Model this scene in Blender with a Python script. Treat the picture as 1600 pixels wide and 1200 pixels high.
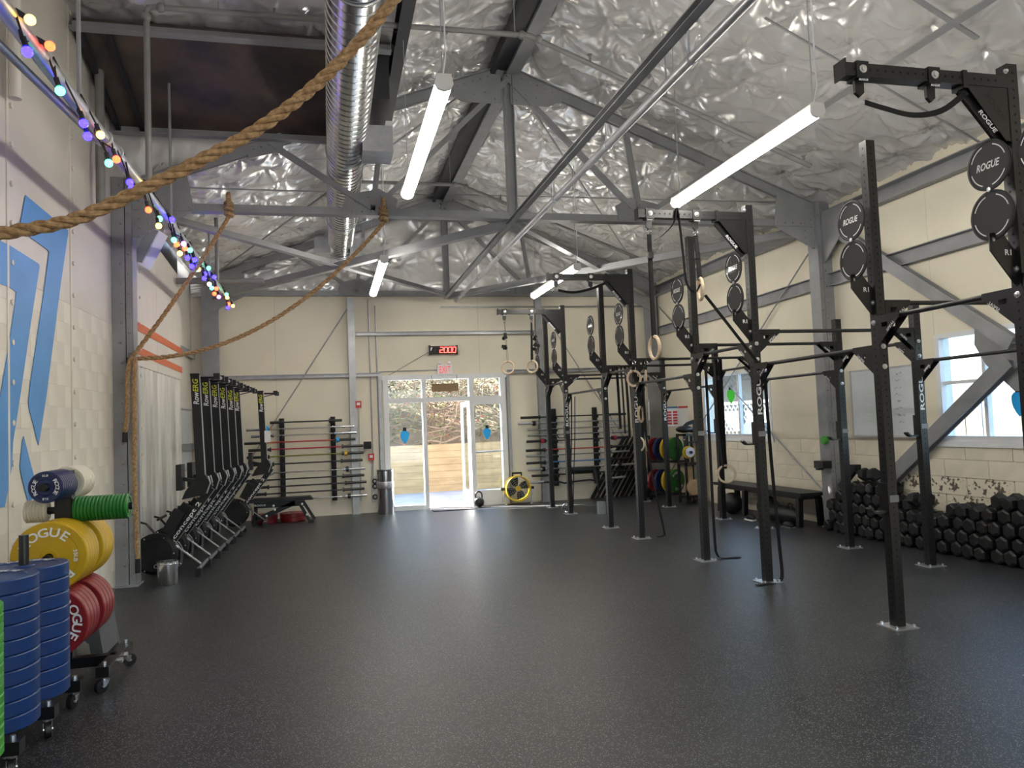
import bpy, math, random
import numpy as np
from mathutils import Vector, Matrix
for o in list(bpy.data.objects): bpy.data.objects.remove(o)
SC = bpy.context.scene; COL = SC.collection; PI = math.pi
RND = random.Random(7)
# ------------------------------------------------------------------ camera
FPX, YAW, PITCH, ROLL, EYE = 1185.64, 0.238192, 0.0515887, -0.0398858, 1.60
_f = Vector((math.sin(YAW)*math.cos(PITCH), math.cos(YAW)*math.cos(PITCH), math.sin(PITCH)))
_r = Vector((math.cos(YAW), -math.sin(YAW), 0)); _u = _r.cross(_f)
_R = _r*math.cos(ROLL)+_u*math.sin(ROLL); _U = -_r*math.sin(ROLL)+_u*math.cos(ROLL)
cd = bpy.data.cameras.new('camera'); cam = bpy.data.objects.new('camera', cd); COL.objects.link(cam)
cd.sensor_width = 36; cd.sensor_fit = 'HORIZONTAL'; cd.lens = FPX/1600*36; cd.clip_start = .05; cd.clip_end = 300
mm = Matrix.Identity(4)
for i, c in enumerate((_R, _U, -_f)):
    for j in range(3): mm[j][i] = c[j]
mm[2][3] = EYE; cam.matrix_world = mm; SC.camera = cam
# ------------------------------------------------------------------ sky, sun, exposure
SC.view_settings.view_transform = 'Standard'; SC.view_settings.look = 'None'
SC.view_settings.exposure = 1.32; SC.view_settings.gamma = 1; SC.view_settings.use_curve_mapping = False
wd = bpy.data.worlds.new('sky'); SC.world = wd; wd.use_nodes = True
wn = wd.node_tree.nodes; bg = wn['Background']
sk = wn.new('ShaderNodeTexSky'); sk.sky_type = 'NISHITA'; sk.sun_disc = False
sk.sun_elevation = math.radians(39); sk.sun_rotation = math.radians(-65); sk.air_density = 1.0; sk.dust_density = 2.5; sk.ozone_density = 1.0
wd.node_tree.links.new(sk.outputs[0], bg.inputs[0]); bg.inputs[1].default_value = 0.55
sl = bpy.data.lights.new('sun', 'SUN'); sl.energy = 26.0; sl.angle = .009; sl.color = (1, .95, .86)
so = bpy.data.objects.new('sun', sl); COL.objects.link(so); so.location = (-20, 20, 20)
_az, _el = math.radians(25), math.radians(39)
so.rotation_euler = Vector((math.cos(_el)*math.cos(_az), -math.cos(_el)*math.sin(_az), -math.sin(_el))).to_track_quat('-Z', 'Y').to_euler()
# ------------------------------------------------------------------ helpers
def at(x, y, X=None, Y=None, Z=None):
    """world point seen at photo position (x, y) on the plane X=, Y= or Z="""
    d = _R*((x-800)/FPX) - _U*((y-600)/FPX) + _f
    if X is not None: t = X/d.x
    elif Y is not None: t = Y/d.y
    else: t = (Z-EYE)/d.z
    return Vector((d.x*t, d.y*t, EYE+d.z*t))
def V(*a): return Vector(a)
ORD = ['first','second','third','fourth','fifth','sixth','seventh','eighth','ninth','tenth','eleventh','twelfth','thirteenth','fourteenth','fifteenth','sixteenth','seventeenth','eighteenth','nineteenth','twentieth','twenty-first','twenty-second','twenty-third','twenty-fourth']
def woff(o):
    v = Vector((0, 0, 0))
    while o is not None: v += o.location; o = o.parent
    return v
def tag(o, label=None, cat=None, group=None, kind=None):
    if label: o['label'] = label
    if cat: o['category'] = cat
    if group: o['group'] = group
    if kind: o['kind'] = kind
    return o
def thing(name, label, cat, loc=(0,0,0), group=None):
    o = bpy.data.objects.new(name, None); COL.objects.link(o); o.location = loc; o.empty_display_size = .1
    return tag(o, label, cat, group)
def copy_tree(o, parent=None):
    c = o.copy(); COL.objects.link(c); c.parent = parent
    for k in list(o.children): copy_tree(k, c)
    return c
_txt = {}
def text_mesh(s, bold=0.0):
    k = (s, bold)
    if k not in _txt:
        cu = bpy.data.curves.new('t', 'FONT'); cu.body = s; cu.size = 1; cu.offset = bold; cu.resolution_u = 3
        ob = bpy.data.objects.new('t', cu); COL.objects.link(ob)
        dg = bpy.context.evaluated_depsgraph_get(); me = ob.evaluated_get(dg).to_mesh()
        vs = [v.co.copy() for v in me.vertices]; fs = [tuple(p.vertices) for p in me.polygons]
        ob.evaluated_get(dg).to_mesh_clear()
        bpy.data.objects.remove(ob); bpy.data.curves.remove(cu)
        xs = [v.x for v in vs] or [0, 1]; ys = [v.y for v in vs] or [0, 1]
        x0, x1, y0, y1 = min(xs), max(xs), min(ys), max(ys)
        _txt[k] = ([(v.x-x0, v.y-y0) for v in vs], fs, x1-x0, y1-y0)
    return _txt[k]
class M:
    def __init__(s): s.v = []; s.f = []
    def add(s, vs, fs):
        n = len(s.v); s.v += [tuple(v) for v in vs]; s.f += [tuple(i+n for i in f) for f in fs]; return s
    def hexa(s, b, t): return s.add(list(b)+list(t), [(3,2,1,0),(4,5,6,7),(0,1,5,4),(1,2,6,5),(2,3,7,6),(3,0,4,7)])
    def box(s, c, d, R=None):
        c = Vector(c); x, y, z = d[0]/2, d[1]/2, d[2]/2
        p = [Vector(q) for q in ((-x,-y,-z),(x,-y,-z),(x,y,-z),(-x,y,-z),(-x,-y,z),(x,-y,z),(x,y,z),(-x,y,z))]
        if R is not None: p = [R @ q for q in p]
        p = [q+c for q in p]; return s.hexa(p[:4], p[4:])
    def mm(s, a, b): # min/max box
        return s.box([(a[i]+b[i])/2 for i in range(3)], [b[i]-a[i] for i in range(3)])
    def fr(s, p, q, up=(0,0,1)):
        p, q = Vector(p), Vector(q); d = (q-p).normalized(); u = Vector(up)
        if abs(d.dot(u)) > .97: u = Vector((1,0,0)) if abs(d.x) < .9 else Vector((0,1,0))
        r = d.cross(u).normalized(); u = r.cross(d).normalized(); return p, q, d, r, u
    def bar(s, p, q, w, h, up=(0,0,1), off=(0,0)):
        p, q, d, r, u = s.fr(p, q, up); o = r*off[0]+u*off[1]
        c = [r*(-w/2)+u*(-h/2), r*(w/2)+u*(-h/2), r*(w/2)+u*(h/2), r*(-w/2)+u*(h/2)]
        return s.hexa([p+o+k for k in c], [q+o+k for k in c])
    def ibeam(s, p, q, h, w, t=.012, up=(0,0,1)):
        s.bar(p, q, t, h, up); s.bar(p, q, w, t, up, (0, h/2)); return s.bar(p, q, w, t, up, (0, -h/2))
    def chan(s, p, q, h, w, t=.01, up=(0,0,1), side=1):
        s.bar(p, q, t, h, up); s.bar(p, q, w, t, up, (side*w/2, h/2-t/2)); return s.bar(p, q, w, t, up, (side*w/2, -h/2+t/2))
    def angle(s, p, q, w, t=.01, up=(0,0,1), side=1):
        s.bar(p, q, t, w, up); return s.bar(p, q, w, t, up, (side*w/2, -w/2))
    def cyl(s, p, q, r, n=12, r2=None, caps=True):
        p, q, d, a, b = s.fr(p, q); r2 = r if r2 is None else r2; n0 = len(s.v)
        for (o, R) in ((p, r), (q, r2)):
            for i in range(n):
                t = 2*PI*i/n; s.v.append(tuple(o+a*(R*math.cos(t))+b*(R*math.sin(t))))
        for i in range(n):
            j = (i+1) % n; s.f.append((n0+i, n0+j, n0+n+j, n0+n+i))
        if caps: s.f.append(tuple(n0+n-1-i for i in range(n))); s.f.append(tuple(n0+n+i for i in range(n)))
        return s
    def tube(s, path, r, n=8, closed=False, caps=True):
        P = [Vector(p) for p in path]; m = len(P); n0 = len(s.v); a = None
        for i in range(m):
            if closed: d = (P[(i+1) % m]-P[i-1]).normalized()
            else: d = (P[min(i+1, m-1)]-P[max(i-1, 0)]).normalized()
            if a is None:
                u = Vector((0,0,1)) if abs(d.z) < .9 else Vector((1,0,0)); a = d.cross(u).normalized()
            else: a = (a-d*a.dot(d)).normalized()
            b = d.cross(a); R = r[i] if isinstance(r, (list, tuple)) else r
            for k in range(n):
                t = 2*PI*k/n; s.v.append(tuple(P[i]+a*(R*math.cos(t))+b*(R*math.sin(t))))
        for i in range(m if closed else m-1):
            for k in range(n):
                l = (k+1) % n; e = ((i+1) % m)*n; s.f.append((n0+i*n+k, n0+i*n+l, n0+e+l, n0+e+k))
        if caps and not closed: s.f.append(tuple(n0+n-1-k for k in range(n))); s.f.append(tuple(n0+(m-1)*n+k for k in range(n)))
        return s
    def ribbon(s, path, w, wid=(0,1,0), t=.003):
        P = [Vector(p) for p in path]; m = len(P); n0 = len(s.v)
        for i in range(m):
            d = (P[min(i+1, m-1)]-P[max(i-1, 0)]).normalized(); W = Vector(wid[i]) if isinstance(wid, list) else Vector(wid)
            W = (W-d*W.dot(d)).normalized()*w/2; N = d.cross(W).normalized()*t/2
            for k in (W+N, W-N, -W-N, -W+N): s.v.append(tuple(P[i]+k))
        for i in range(m-1):
            for k in range(4):
                l = (k+1) % 4; s.f.append((n0+i*4+k, n0+i*4+l, n0+i*4+4+l, n0+i*4+4+k))
        s.f.append((n0+3, n0+2, n0+1, n0)); s.f.append(tuple(n0+(m-1)*4+k for k in range(4))); return s
    def lathe(s, prof, o=(0,0,0), ax=(0,0,1), n=24):
        o = Vector(o); _, _, d, a, b = s.fr((0,0,0), ax); n0 = len(s.v); m = len(prof)
        for (R, z) in prof:
            for i in range(n):
                t = 2*PI*i/n; s.v.append(tuple(o+d*z+a*(R*math.cos(t))+b*(R*math.sin(t))))
        for i in range(m-1):
            for k in range(n):
                l = (k+1) % n; s.f.append((n0+i*n+k, n0+i*n+l, n0+(i+1)*n+l, n0+(i+1)*n+k))
        if prof[0][0] > 1e-6: s.f.append(tuple(n0+n-1-k for k in range(n)))
        if prof[-1][0] > 1e-6: s.f.append(tuple(n0+(m-1)*n+k for k in range(n)))
        return s
    def ring(s, prof, o=(0,0,0), ax=(0,0,1), n=24): # closed profile lathe
        o = Vector(o); _, _, d, a, b = s.fr((0,0,0), ax); n0 = len(s.v); m = len(prof)
        for (R, z) in prof:
            for i in range(n):
                t = 2*PI*i/n; s.v.append(tuple(o+d*z+a*(R*math.cos(t))+b*(R*math.sin(t))))
        for i in range(m):
            for k in range(n):
                l = (k+1) % n; e = ((i+1) % m)*n; s.f.append((n0+i*n+k, n0+i*n+l, n0+e+l, n0+e+k))
        return s
    def torus(s, c, ax, R, r, n=28, k=10):
        return s.ring([(R+r*math.cos(2*PI*i/k), r*math.sin(2*PI*i/k)) for i in range(k)], c, ax, n)
    def sph(s, c, r, n=12, m=8, sc=(1,1,1)):
        c = Vector(c); n0 = len(s.v); s.v.append(tuple(c-Vector((0,0,r*sc[2]))))
        for j in range(1, m):
            ph = -PI/2+PI*j/m
            for i in range(n):
                t = 2*PI*i/n; s.v.append((c.x+r*sc[0]*math.cos(ph)*math.cos(t), c.y+r*sc[1]*math.cos(ph)*math.sin(t), c.z+r*sc[2]*math.sin(ph)))
        s.v.append(tuple(c+Vector((0,0,r*sc[2])))); e = len(s.v)-1
        for i in range(n):
            j = (i+1) % n; s.f.append((n0, n0+1+j, n0+1+i)); s.f.append((e, n0+1+(m-2)*n+i, n0+1+(m-2)*n+j))
            for q in range(m-2): s.f.append((n0+1+q*n+i, n0+1+q*n+j, n0+1+(q+1)*n+j, n0+1+(q+1)*n+i))
        return s
    def prism(s, poly, o, ux, uy, t): # extrude polygon along ux x uy by t
        o, ux, uy = Vector(o), Vector(ux), Vector(uy); w = ux.cross(uy).normalized()*t; n = len(poly)
        a = [o+ux*x+uy*y for x, y in poly]; vs = a+[p+w for p in a]
        return s.add(vs, [tuple(range(n-1,-1,-1)), tuple(range(n, 2*n))]+[(i, (i+1) % n, n+(i+1) % n, n+i) for i in range(n)])
    def text(s, st, o, ux, uy, h, xs=1.0, shear=0.0, bold=0.0, width=None, center=True):
        vs, fs, w, hh = text_mesh(st, bold); k = h/hh
        if width: xs = width/(w*k)
        o, ux, uy = Vector(o), Vector(ux), Vector(uy); cx, cy = (w/2, hh/2) if center else (0, 0)
        return s.add([o+ux*((x-cx)*k*xs+(y-cy)*k*shear)+uy*((y-cy)*k) for x, y in vs], fs)
    def arctext(s, st, c, ux, uy, R, h, a0, step, xs=1.0, bold=.0, flip=False):
        c, ux, uy = Vector(c), Vector(ux), Vector(uy)
        for i, ch in enumerate(st):
            a = a0-step*i if not flip else a0+step*i
            rad = ux*math.cos(a)+uy*math.sin(a); tan = ux*math.sin(a)-uy*math.cos(a)
            if flip: rad, tan = -rad, -tan
            s.text(ch, c+(ux*math.cos(a)+uy*math.sin(a))*R, tan, rad, h, xs, 0, bold)
        return s
    def build(s, name, mat, parent=None, smooth=False, kind=None, label=None):
        me = bpy.data.meshes.new(name); off = woff(parent) if parent else Vector((0,0,0))
        vs = s.v if off.length < 1e-9 else [(x-off.x, y-off.y, z-off.z) for x, y, z in s.v]
        me.from_pydata(vs, [], s.f); me.materials.append(MT[mat])
        if smooth: 
            me.polygons.foreach_set('use_smooth', [True]*len(me.polygons)); me.set_sharp_from_angle(angle=.7)
        me.update(); o = bpy.data.objects.new(name, me); COL.objects.link(o); o.parent = parent
        if kind: o['kind'] = kind
        if label: o['label'] = label
        return o
    def top(s, name, mat, label, cat, group=None, smooth=False, kind=None): # a thing of one mesh, origin at its base
        xs = [v[0] for v in s.v]; ys = [v[1] for v in s.v]; zs = [v[2] for v in s.v]
        b = ((min(xs)+max(xs))/2, (min(ys)+max(ys))/2, min(zs))
        s.v = [(x-b[0], y-b[1], z-b[2]) for x, y, z in s.v]
        o = s.build(name, mat, None, smooth, kind); o.location = b; return tag(o, label, cat, group)
# ------------------------------------------------------------------ materials
MT = {}
def pm(name, col, rough=.5, metal=0., var=.12, vs=6., bump=0., bs=40., emit=None, es=0., spec=.5, col2=None, stretch=None, trans=0., alpha=1., coat=0., detail=4):
    m = bpy.data.materials.new(name); m.use_nodes = True; nt = m.node_tree; b = nt.nodes['Principled BSDF']; MT[name] = m
    b.inputs['Roughness'].default_value = rough; b.inputs['Metallic'].default_value = metal; b.inputs['Specular IOR Level'].default_value = spec
    if coat: b.inputs['Coat Weight'].default_value = coat
    tc = nt.nodes.new('ShaderNodeTexCoord'); vec = tc.outputs['Object']
    if stretch:
        mp = nt.nodes.new('ShaderNodeMapping'); mp.inputs['Scale'].default_value = stretch; nt.links.new(vec, mp.inputs[0]); vec = mp.outputs[0]
    nz = nt.nodes.new('ShaderNodeTexNoise'); nz.inputs['Scale'].default_value = vs; nz.inputs['Detail'].default_value = detail; nt.links.new(vec, nz.inputs['Vector'])
    rp = nt.nodes.new('ShaderNodeValToRGB'); rp.color_ramp.elements[0].position = .32; rp.color_ramp.elements[1].position = .68
    c2 = col2 or tuple(c*(1-var) for c in col)
    rp.color_ramp.elements[0].color = (*c2, 1); rp.color_ramp.elements[1].color = (*(tuple(min(1, c*(1+var*.5)) for c in col) if not col2 else col), 1)
    nt.links.new(nz.outputs[0], rp.inputs[0]); nt.links.new(rp.outputs[0], b.inputs['Base Color'])
    if bump:
        n2 = nt.nodes.new('ShaderNodeTexNoise'); n2.inputs['Scale'].default_value = bs; n2.inputs['Detail'].default_value = 3; nt.links.new(vec, n2.inputs['Vector'])
        bp = nt.nodes.new('ShaderNodeBump'); bp.inputs['Strength'].default_value = bump; bp.inputs['Distance'].default_value = .01
        nt.links.new(n2.outputs[0], bp.inputs['Height']); nt.links.new(bp.outputs[0], b.inputs['Normal'])
    if emit: b.inputs['Emission Color'].default_value = (*emit, 1); b.inputs['Emission Strength'].default_value = es
    if trans: b.inputs['Transmission Weight'].default_value = trans
    if alpha < 1: b.inputs['Alpha'].default_value = alpha
    return m
CREAM = (.79, .73, .59)
pm('cream', CREAM, .55, var=.06, vs=1.5, bump=.05, bs=30)
pm('cream_left', (.70, .655, .56), .5, var=.14, vs=1.3, bump=.12, bs=18)
pm('cream_panel', (.64, .60, .53), .5, var=.08, vs=1.2, bump=.04, bs=20)
pm('corrugated', (.62, .60, .54), .45, var=.25, vs=1.0, stretch=(1, 6, .6))
pm('cream_block', (.77, .71, .57), .6, var=.08, vs=5, bump=.25, bs=35)
pm('chipped_block', (.74, .68, .54), .6, col2=(.10, .085, .06), vs=16, bump=.4, bs=30)
MT['chipped_block'].node_tree.nodes['Color Ramp'].color_ramp.elements[0].position = .40
MT['chipped_block'].node_tree.nodes['Color Ramp'].color_ramp.elements[1].position = .46
pm('steel_paint', (.27, .275, .28), .45, var=.12, vs=4, bump=.05)
pm('column_paint', (.27, .275, .285), .42, var=.2, vs=3, bump=.08)
pm('galv', (.42, .43, .44), .38, .5, var=.15, vs=9)
pm('pipe_grey', (.22, .215, .21), .45, .1, var=.1)
pm('duct', (.62, .63, .64), .22, 1., var=.12, vs=7)
pm('darksteel', (.020, .020, .024), .5, var=.2)
pm('darkpanel', (.04, .036, .034), .45, col2=(.12, .085, .062), vs=3.0, bump=.1, detail=8)
pm('black_metal', (.005, .005, .0055), .34, var=.15, vs=14)
pm('upright_metal', (.007, .0075, .0085), .33, var=.15, vs=14)
pm('hole', (.004, .004, .004), .9, var=0)
pm('black_matte', (.006, .006, .0065), .65, var=.1)
pm('black_rubber', (.007, .007, .008), .48, var=.2, vs=20, bump=.2, bs=90)
pm('strap', (.004, .004, .004), .8, var=.1)
pm('white_print', (.80, .80, .80), .5, var=0)
pm('yellow_print', (.62, .66, .04), .5, var=.0)
pm('chrome', (.72, .72, .73), .16, 1., var=.05)
pm('bolt', (.66, .66, .66), .28, .9, var=.1)
pm('steelbar', (.50, .49, .47), .3, .9, var=.1)
pm('barblack', (.05, .05, .05), .32, .6, var=.2)
pm('alum', (.55, .56, .57), .33, .8, var=.05)
pm('blue_plate', (.006, .036, .155), .38, var=.1)
pm('navy_plate', (.009, .02, .085), .32, var=.1)
pm('red_plate', (.23, .014, .018), .35, var=.1)
pm('yellow_plate', (.56, .35, .010), .38, var=.08)
pm('green_plate', (.012, .15, .018), .4, var=.15)
pm('green_bright', (.06, .33, .04), .42, var=.1)
pm('white_plate', (.66, .62, .50), .4, var=.08)
pm('grey_plastic', (.075, .08, .085), .5, var=.1)
pm('wood_ring', (.68, .53, .36), .45, var=.18, vs=20, stretch=(1,1,6))
pm('plywood', (.50, .36, .21), .6, var=.15, vs=8)
pm('cardboard', (.30, .20, .11), .8, var=.15)
pm('rope', (.52, .34, .18), .85, col2=(.25, .145, .06), vs=45, bump=.5, bs=160)
pm('paint_blue', (.075, .28, .62), .5, var=.1, vs=3)
pm('paint_orange', (.60, .14, .05), .5, var=.08, vs=3)
pm('white_plastic', (.78, .78, .80), .4, var=.03)
pm('white_frame', (.78, .79, .80), .4, var=.04)
pm('board_white', (.62, .66, .68), .22, var=.04)
pm('red_paint', (.55, .03, .02), .4, var=.05)
pm('light_body', (.72, .71, .68), .4, var=.03)
pm('diffuser', (.9, .9, .88), .4, var=0, emit=(1., .955, .86), es=22.0)
pm('led_red', (.9, .05, .04), .4, var=0, emit=(1, .05, .04), es=4.)
pm('exit_red', (.8, .05, .06), .4, var=0, emit=(1, .06, .07), es=.35)
pm('led_off', (.03, .03, .03), .4, var=0)
for n, c in dict(y=(1., .50, .06), r=(1., .035, .01), b=(.008, .005, 1.), g=(.05, .9, .38), w=(1., .85, .6), p=(.55, .12, 1.)).items():
    pm('bulb_'+n, c, .15, var=0, emit=c, es=dict(b=17., r=7., y=5., g=5., w=5., p=6.)[n])
pm('decal_blue', (.01, .42, .95), .4, var=.02); pm('decal_green', (.08, .85, .06), .4, var=.02)
pm('fan_yellow', (.70, .47, .02), .35, var=.05)
pm('concrete_tan', (.40, .29, .165), .9, col2=(.27, .19, .105), vs=1.6, stretch=(1,1,4), bump=.3, bs=10)
pm('pavement', (.24, .26, .31), .9, var=.2, vs=2)
pm('soil', (.16, .11, .07), .9, var=.3, vs=2)
pm('twig', (.26, .19, .13), .8, var=.3); pm('leaf', (.10, .15, .045), .7, col2=(.22, .16, .05), vs=1.5); pm('leaf_dark', (.03, .065, .035), .7, var=.3)
pm('leaf_red', (.45, .09, .04), .7, var=.3)
pm('house_wall', (.10, .10, .10), .8, var=.05); pm('house_grey', (.045, .047, .05), .8, var=.1); pm('blue_cover', (.05, .09, .20), .6, var=.05)
pm('lattice_paint', (.16, .165, .17), .7, var=.05); pm('yard_tan', (.11, .085, .06), .9, var=.2, vs=2); pm('target_black', (.007, .007, .007), .55, var=.1)
pm('poster', (.75, .76, .78), .5, var=.02); pm('poster_blue', (.08, .18, .32), .5, var=.02)
pm('mat_brown', (.10, .085, .09), .9, var=.25, vs=40)
# foil: wrinkled reflective insulation facing
pm('foil', (.80, .79, .765), .25, .42, var=.06, vs=1.4, bump=.10, bs=14)
# glass
m = bpy.data.materials.new('glass'); m.use_nodes = True; MT['glass'] = m; nt = m.node_tree
for n in list(nt.nodes): nt.nodes.remove(n)
ou = nt.nodes.new('ShaderNodeOutputMaterial'); tr = nt.nodes.new('ShaderNodeBsdfTransparent'); gl = nt.nodes.new('ShaderNodeBsdfGlossy'); mx = nt.nodes.new('ShaderNodeMixShader'); fz = nt.nodes.new('ShaderNodeLayerWeight'); pw = nt.nodes.new('ShaderNodeMath'); pw.operation = 'POWER'; pw.inputs[1].default_value = 4.; ma = nt.nodes.new('ShaderNodeMath'); ma.operation = 'MULTIPLY_ADD'; ma.inputs[1].default_value = .6; ma.inputs[2].default_value = .04
tr.inputs[0].default_value = (.86, .93, .95, 1); gl.inputs['Roughness'].default_value = .03; nt.links.new(fz.outputs['Facing'], pw.inputs[0]); nt.links.new(pw.outputs[0], ma.inputs[0])
nt.links.new(ma.outputs[0], mx.inputs[0]); nt.links.new(tr.outputs[0], mx.inputs[1]); nt.links.new(gl.outputs[0], mx.inputs[2]); nt.links.new(mx.outputs[0], ou.inputs[0])
# speckled rubber floor
m = pm('rubber_floor', (.022, .023, .025), .37, var=.25, vs=2.2, spec=.45); nt = m.node_tree; b = nt.nodes['Principled BSDF']
tc = nt.nodes['Texture Coordinate']
vo = nt.nodes.new('ShaderNodeTexVoronoi'); vo.inputs['Scale'].default_value = 125; nt.links.new(tc.outputs['Object'], vo.inputs['Vector'])
lt = nt.nodes.new('ShaderNodeMath'); lt.operation = 'LESS_THAN'; lt.inputs[1].default_value = .34
sx = nt.nodes.new('ShaderNodeSeparateColor'); nt.links.new(vo.outputs['Color'], sx.inputs[0]); nt.links.new(vo.outputs['Distance'], lt.inputs[0])
l2 = nt.nodes.new('ShaderNodeMath'); l2.operation = 'GREATER_THAN'; l2.inputs[1].default_value = .58; nt.links.new(sx.outputs[0], l2.inputs[0])
mu = nt.nodes.new('ShaderNodeMath'); mu.operation = 'MULTIPLY'; nt.links.new(lt.outputs[0], mu.inputs[0]); nt.links.new(l2.outputs[0], mu.inputs[1])
mc = nt.nodes.new('ShaderNodeMixRGB'); nt.links.new(mu.outputs[0], mc.inputs[0]); nt.links.new(nt.nodes['Color Ramp'].outputs[0], mc.inputs[1]); mc.inputs[2].default_value = (.24, .25, .26, 1)
# chalk smears
n3 = nt.nodes.new('ShaderNodeTexNoise'); n3.inputs['Scale'].default_value = .9; n3.inputs['Detail'].default_value = 8; n3.inputs['Roughness'].default_value = .7; nt.links.new(tc.outputs['Object'], n3.inputs['Vector'])
r3 = nt.nodes.new('ShaderNodeMapRange'); r3.inputs[1].default_value = .60; r3.inputs[2].default_value = .82; r3.inputs[4].default_value = .35; nt.links.new(n3.outputs[0], r3.inputs[0])
m3 = nt.nodes.new('ShaderNodeMixRGB'); nt.links.new(r3.outputs[0], m3.inputs[0]); nt.links.new(mc.outputs[0], m3.inputs[1]); m3.inputs[2].default_value = (.09, .09, .095, 1)
nt.links.new(m3.outputs[0], b.inputs['Base Color'])
n4 = nt.nodes.new('ShaderNodeTexNoise'); n4.inputs['Scale'].default_value = 260; nt.links.new(tc.outputs['Object'], n4.inputs['Vector'])
b4 = nt.nodes.new('ShaderNodeBump'); b4.inputs['Strength'].default_value = .25; b4.inputs['Distance'].default_value = .004; nt.links.new(n4.outputs[0], b4.inputs['Height']); nt.links.new(b4.outputs[0], b.inputs['Normal'])
# ================================================================== THE SETTING
XL, XR, YE, YN = -2.28, 6.82, 14.85, -3.0
RX, RZ, SL = 2.28, 6.2, .39
def zroof(x): return RZ-SL*abs(x-RX)
def struct(mb, name, mat, parent=None, label=None, smooth=False):
    o = mb.build(name, mat, parent, smooth)
    if parent is None: o['kind'] = 'structure'
    if label: o['label'] = label
    return o
floor = struct(M().mm((-2.6, YN, -.2), (7.1, YE+.15, -.012)), 'floor', 'darksteel', None, 'black speckled rubber gym floor')
x = -2.45; i = 0
while x < 7.0:
    x2 = min(x+1.22, 7.0); M().mm((x+.0004, YN, -.012), (x2-.0004, YE-.02, 0)).build('rubber_mat', 'rubber_floor', floor); x = x2
# ---- left wall: painted blocks low, boards high, ribbed sheet beyond the column
wl = struct(M().mm((-2.6, YN, 0), (XL-.03, 13.02, 5.9)), 'wall_left', 'cream_panel', None, 'whitewashed side wall with vertical board joints and a blue mural')
M().mm((-2.6, 13.02, 0), (-2.42, YE+.2, 5.0)).build('recessed_wall', 'cream_panel', wl)
me0 = M().box((0,0,0), (.036, .3985, .1890)).build('block', 'cream_left', wl); meb = me0.data; bpy.data.objects.remove(me0)
def piece(me, name, loc, parent):
    o = bpy.data.objects.new(name, me); COL.objects.link(o); o.parent = parent; o.location = loc; return o
for r in range(15):
    y = 4.5+(.2 if r % 2 else 0)
    while y < 9.15:
        piece(meb, 'block', (XL-.018+RND.uniform(-.0005, .0005), y, .095+r*.19), wl); y += .40
for (a, b) in ((3.4, 4.83), (4.83, 6.25), (6.25, 7.67), (7.67, 9.05)):
    M().mm((XL-.036, a+.004, 2.853), (XL-.002, b-.004, 5.85)).build('board', 'cream_panel', wl)
for k, y in enumerate((4.83, 6.25, 7.67)):
    bt = M().mm((XL-.01, y-.004, 0), (XL+.008, y+.03, 5.8)).build('batten', 'cream_left', wl)
    q = M()
    for j in range(19): q.cyl((XL-.005, y+.085, .25+j*.3), (XL+.014, y+.085, .25+j*.3), .022, 8)
    q.build('bolt_heads', 'cream_left', bt, kind='stuff')
# ribbed sheet and boards between the two columns
n = 190; q = M()
for k in range(n+1):
    y = 9.28+(13.02-9.28)*k/n; xx = XL-.02+.022*math.sin((y-9.28)*2*PI/.24)
    q.v += [(xx, y, 0), (xx, y, 2.50)]
    if k: q.f.append((2*k-2, 2*k, 2*k+1, 2*k-1))
q.build('ribbed_sheet', 'corrugated', wl, smooth=True)
for a, b in ((9.28, 10.15), (10.15, 11.3), (11.3, 13.02)):
    za = 4.42-(a-9.28)*.07; zb = 4.42-(b-9.28)*.07
    q = M(); q.hexa([(XL-.03, a+.003, 2.5), (XL, a+.003, 2.5), (XL, b-.003, 2.5), (XL-.03, b-.003, 2.5)], [(XL-.03, a+.003, za), (XL, a+.003, za), (XL, b-.003, zb), (XL-.03, b-.003, zb)]); q.build('board', 'cream_panel', wl)
q = M()
for j in range(12):
    for y in (9.42, 10.32): q.cyl((XL-.005, y, .4+j*.33), (XL+.012, y, .4+j*.33), .018, 6)
q.build('bolt_heads', 'cream_left', wl, kind='stuff')
M().mm((XL-.032, 9.3, 3.95), (XL-.029, 13.02, 4.7)).build('gap_shade_strip', 'darksteel', wl)  # dark strip standing in for the shade in the gap below the foil
for z in (1.35, 3.0): M().mm((-2.42, 13.02, z), (-2.36, YE, z+.12)).build('wall_rail', 'steel_paint', wl)
# mural painted on the wall
def mural(name, pts, X, mat, label):
    P = [at(a, b, X=X) for a, b in pts]; q = M()
    q.prism([(p.y, p.z) for p in P], (X-.001, 0, 0), (0,1,0), (0,0,1), .004); return q.top(name, mat, label, 'mural')
mural('painted_stroke', [(39.7,304.7),(87,344.5),(106,359.5),(106,365),(95,440),(72,620),(60,696),(45,637.5),(44,628),(47,600),(70.5,440),(76.5,395.5),(75.5,391.5),(48,371.5),(30.7,353.5)], XL+.004, 'paint_blue', 'blue painted arrow stroke with a pointed top on the left wall')
mural('painted_stroke', [(-40,352),(0,376),(15,383.5),(60,412),(61.5,416),(47,510),(31,620),(20,690),(18,730),(12,765),(7,792),(-20,796),(-20,690),(0,620),(9,566),(14,536),(22,482),(25,456),(13,448),(-40,430)], XL+.004, 'paint_blue', 'blue painted stroke cut off by the left edge of the photo')
mural('painted_stroke', [(36.7,681.7),(46.5,720),(53,745),(50,780),(43.5,784),(34,747),(30.7,730),(34.5,690)], XL+.004, 'paint_blue', 'short blue painted stroke low on the wall above the navy plates')
mural('painted_stripe', [(212,501),(284.5,545),(284.5,554),(212,515)], XL+.006, 'paint_orange', 'upper of the two slanting orange stripes beyond the left column')
mural('painted_stripe', [(212,539.5),(284.5,574),(284.5,583),(212,552)], XL+.006, 'paint_orange', 'lower of the two slanting orange stripes beyond the left column')
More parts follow.
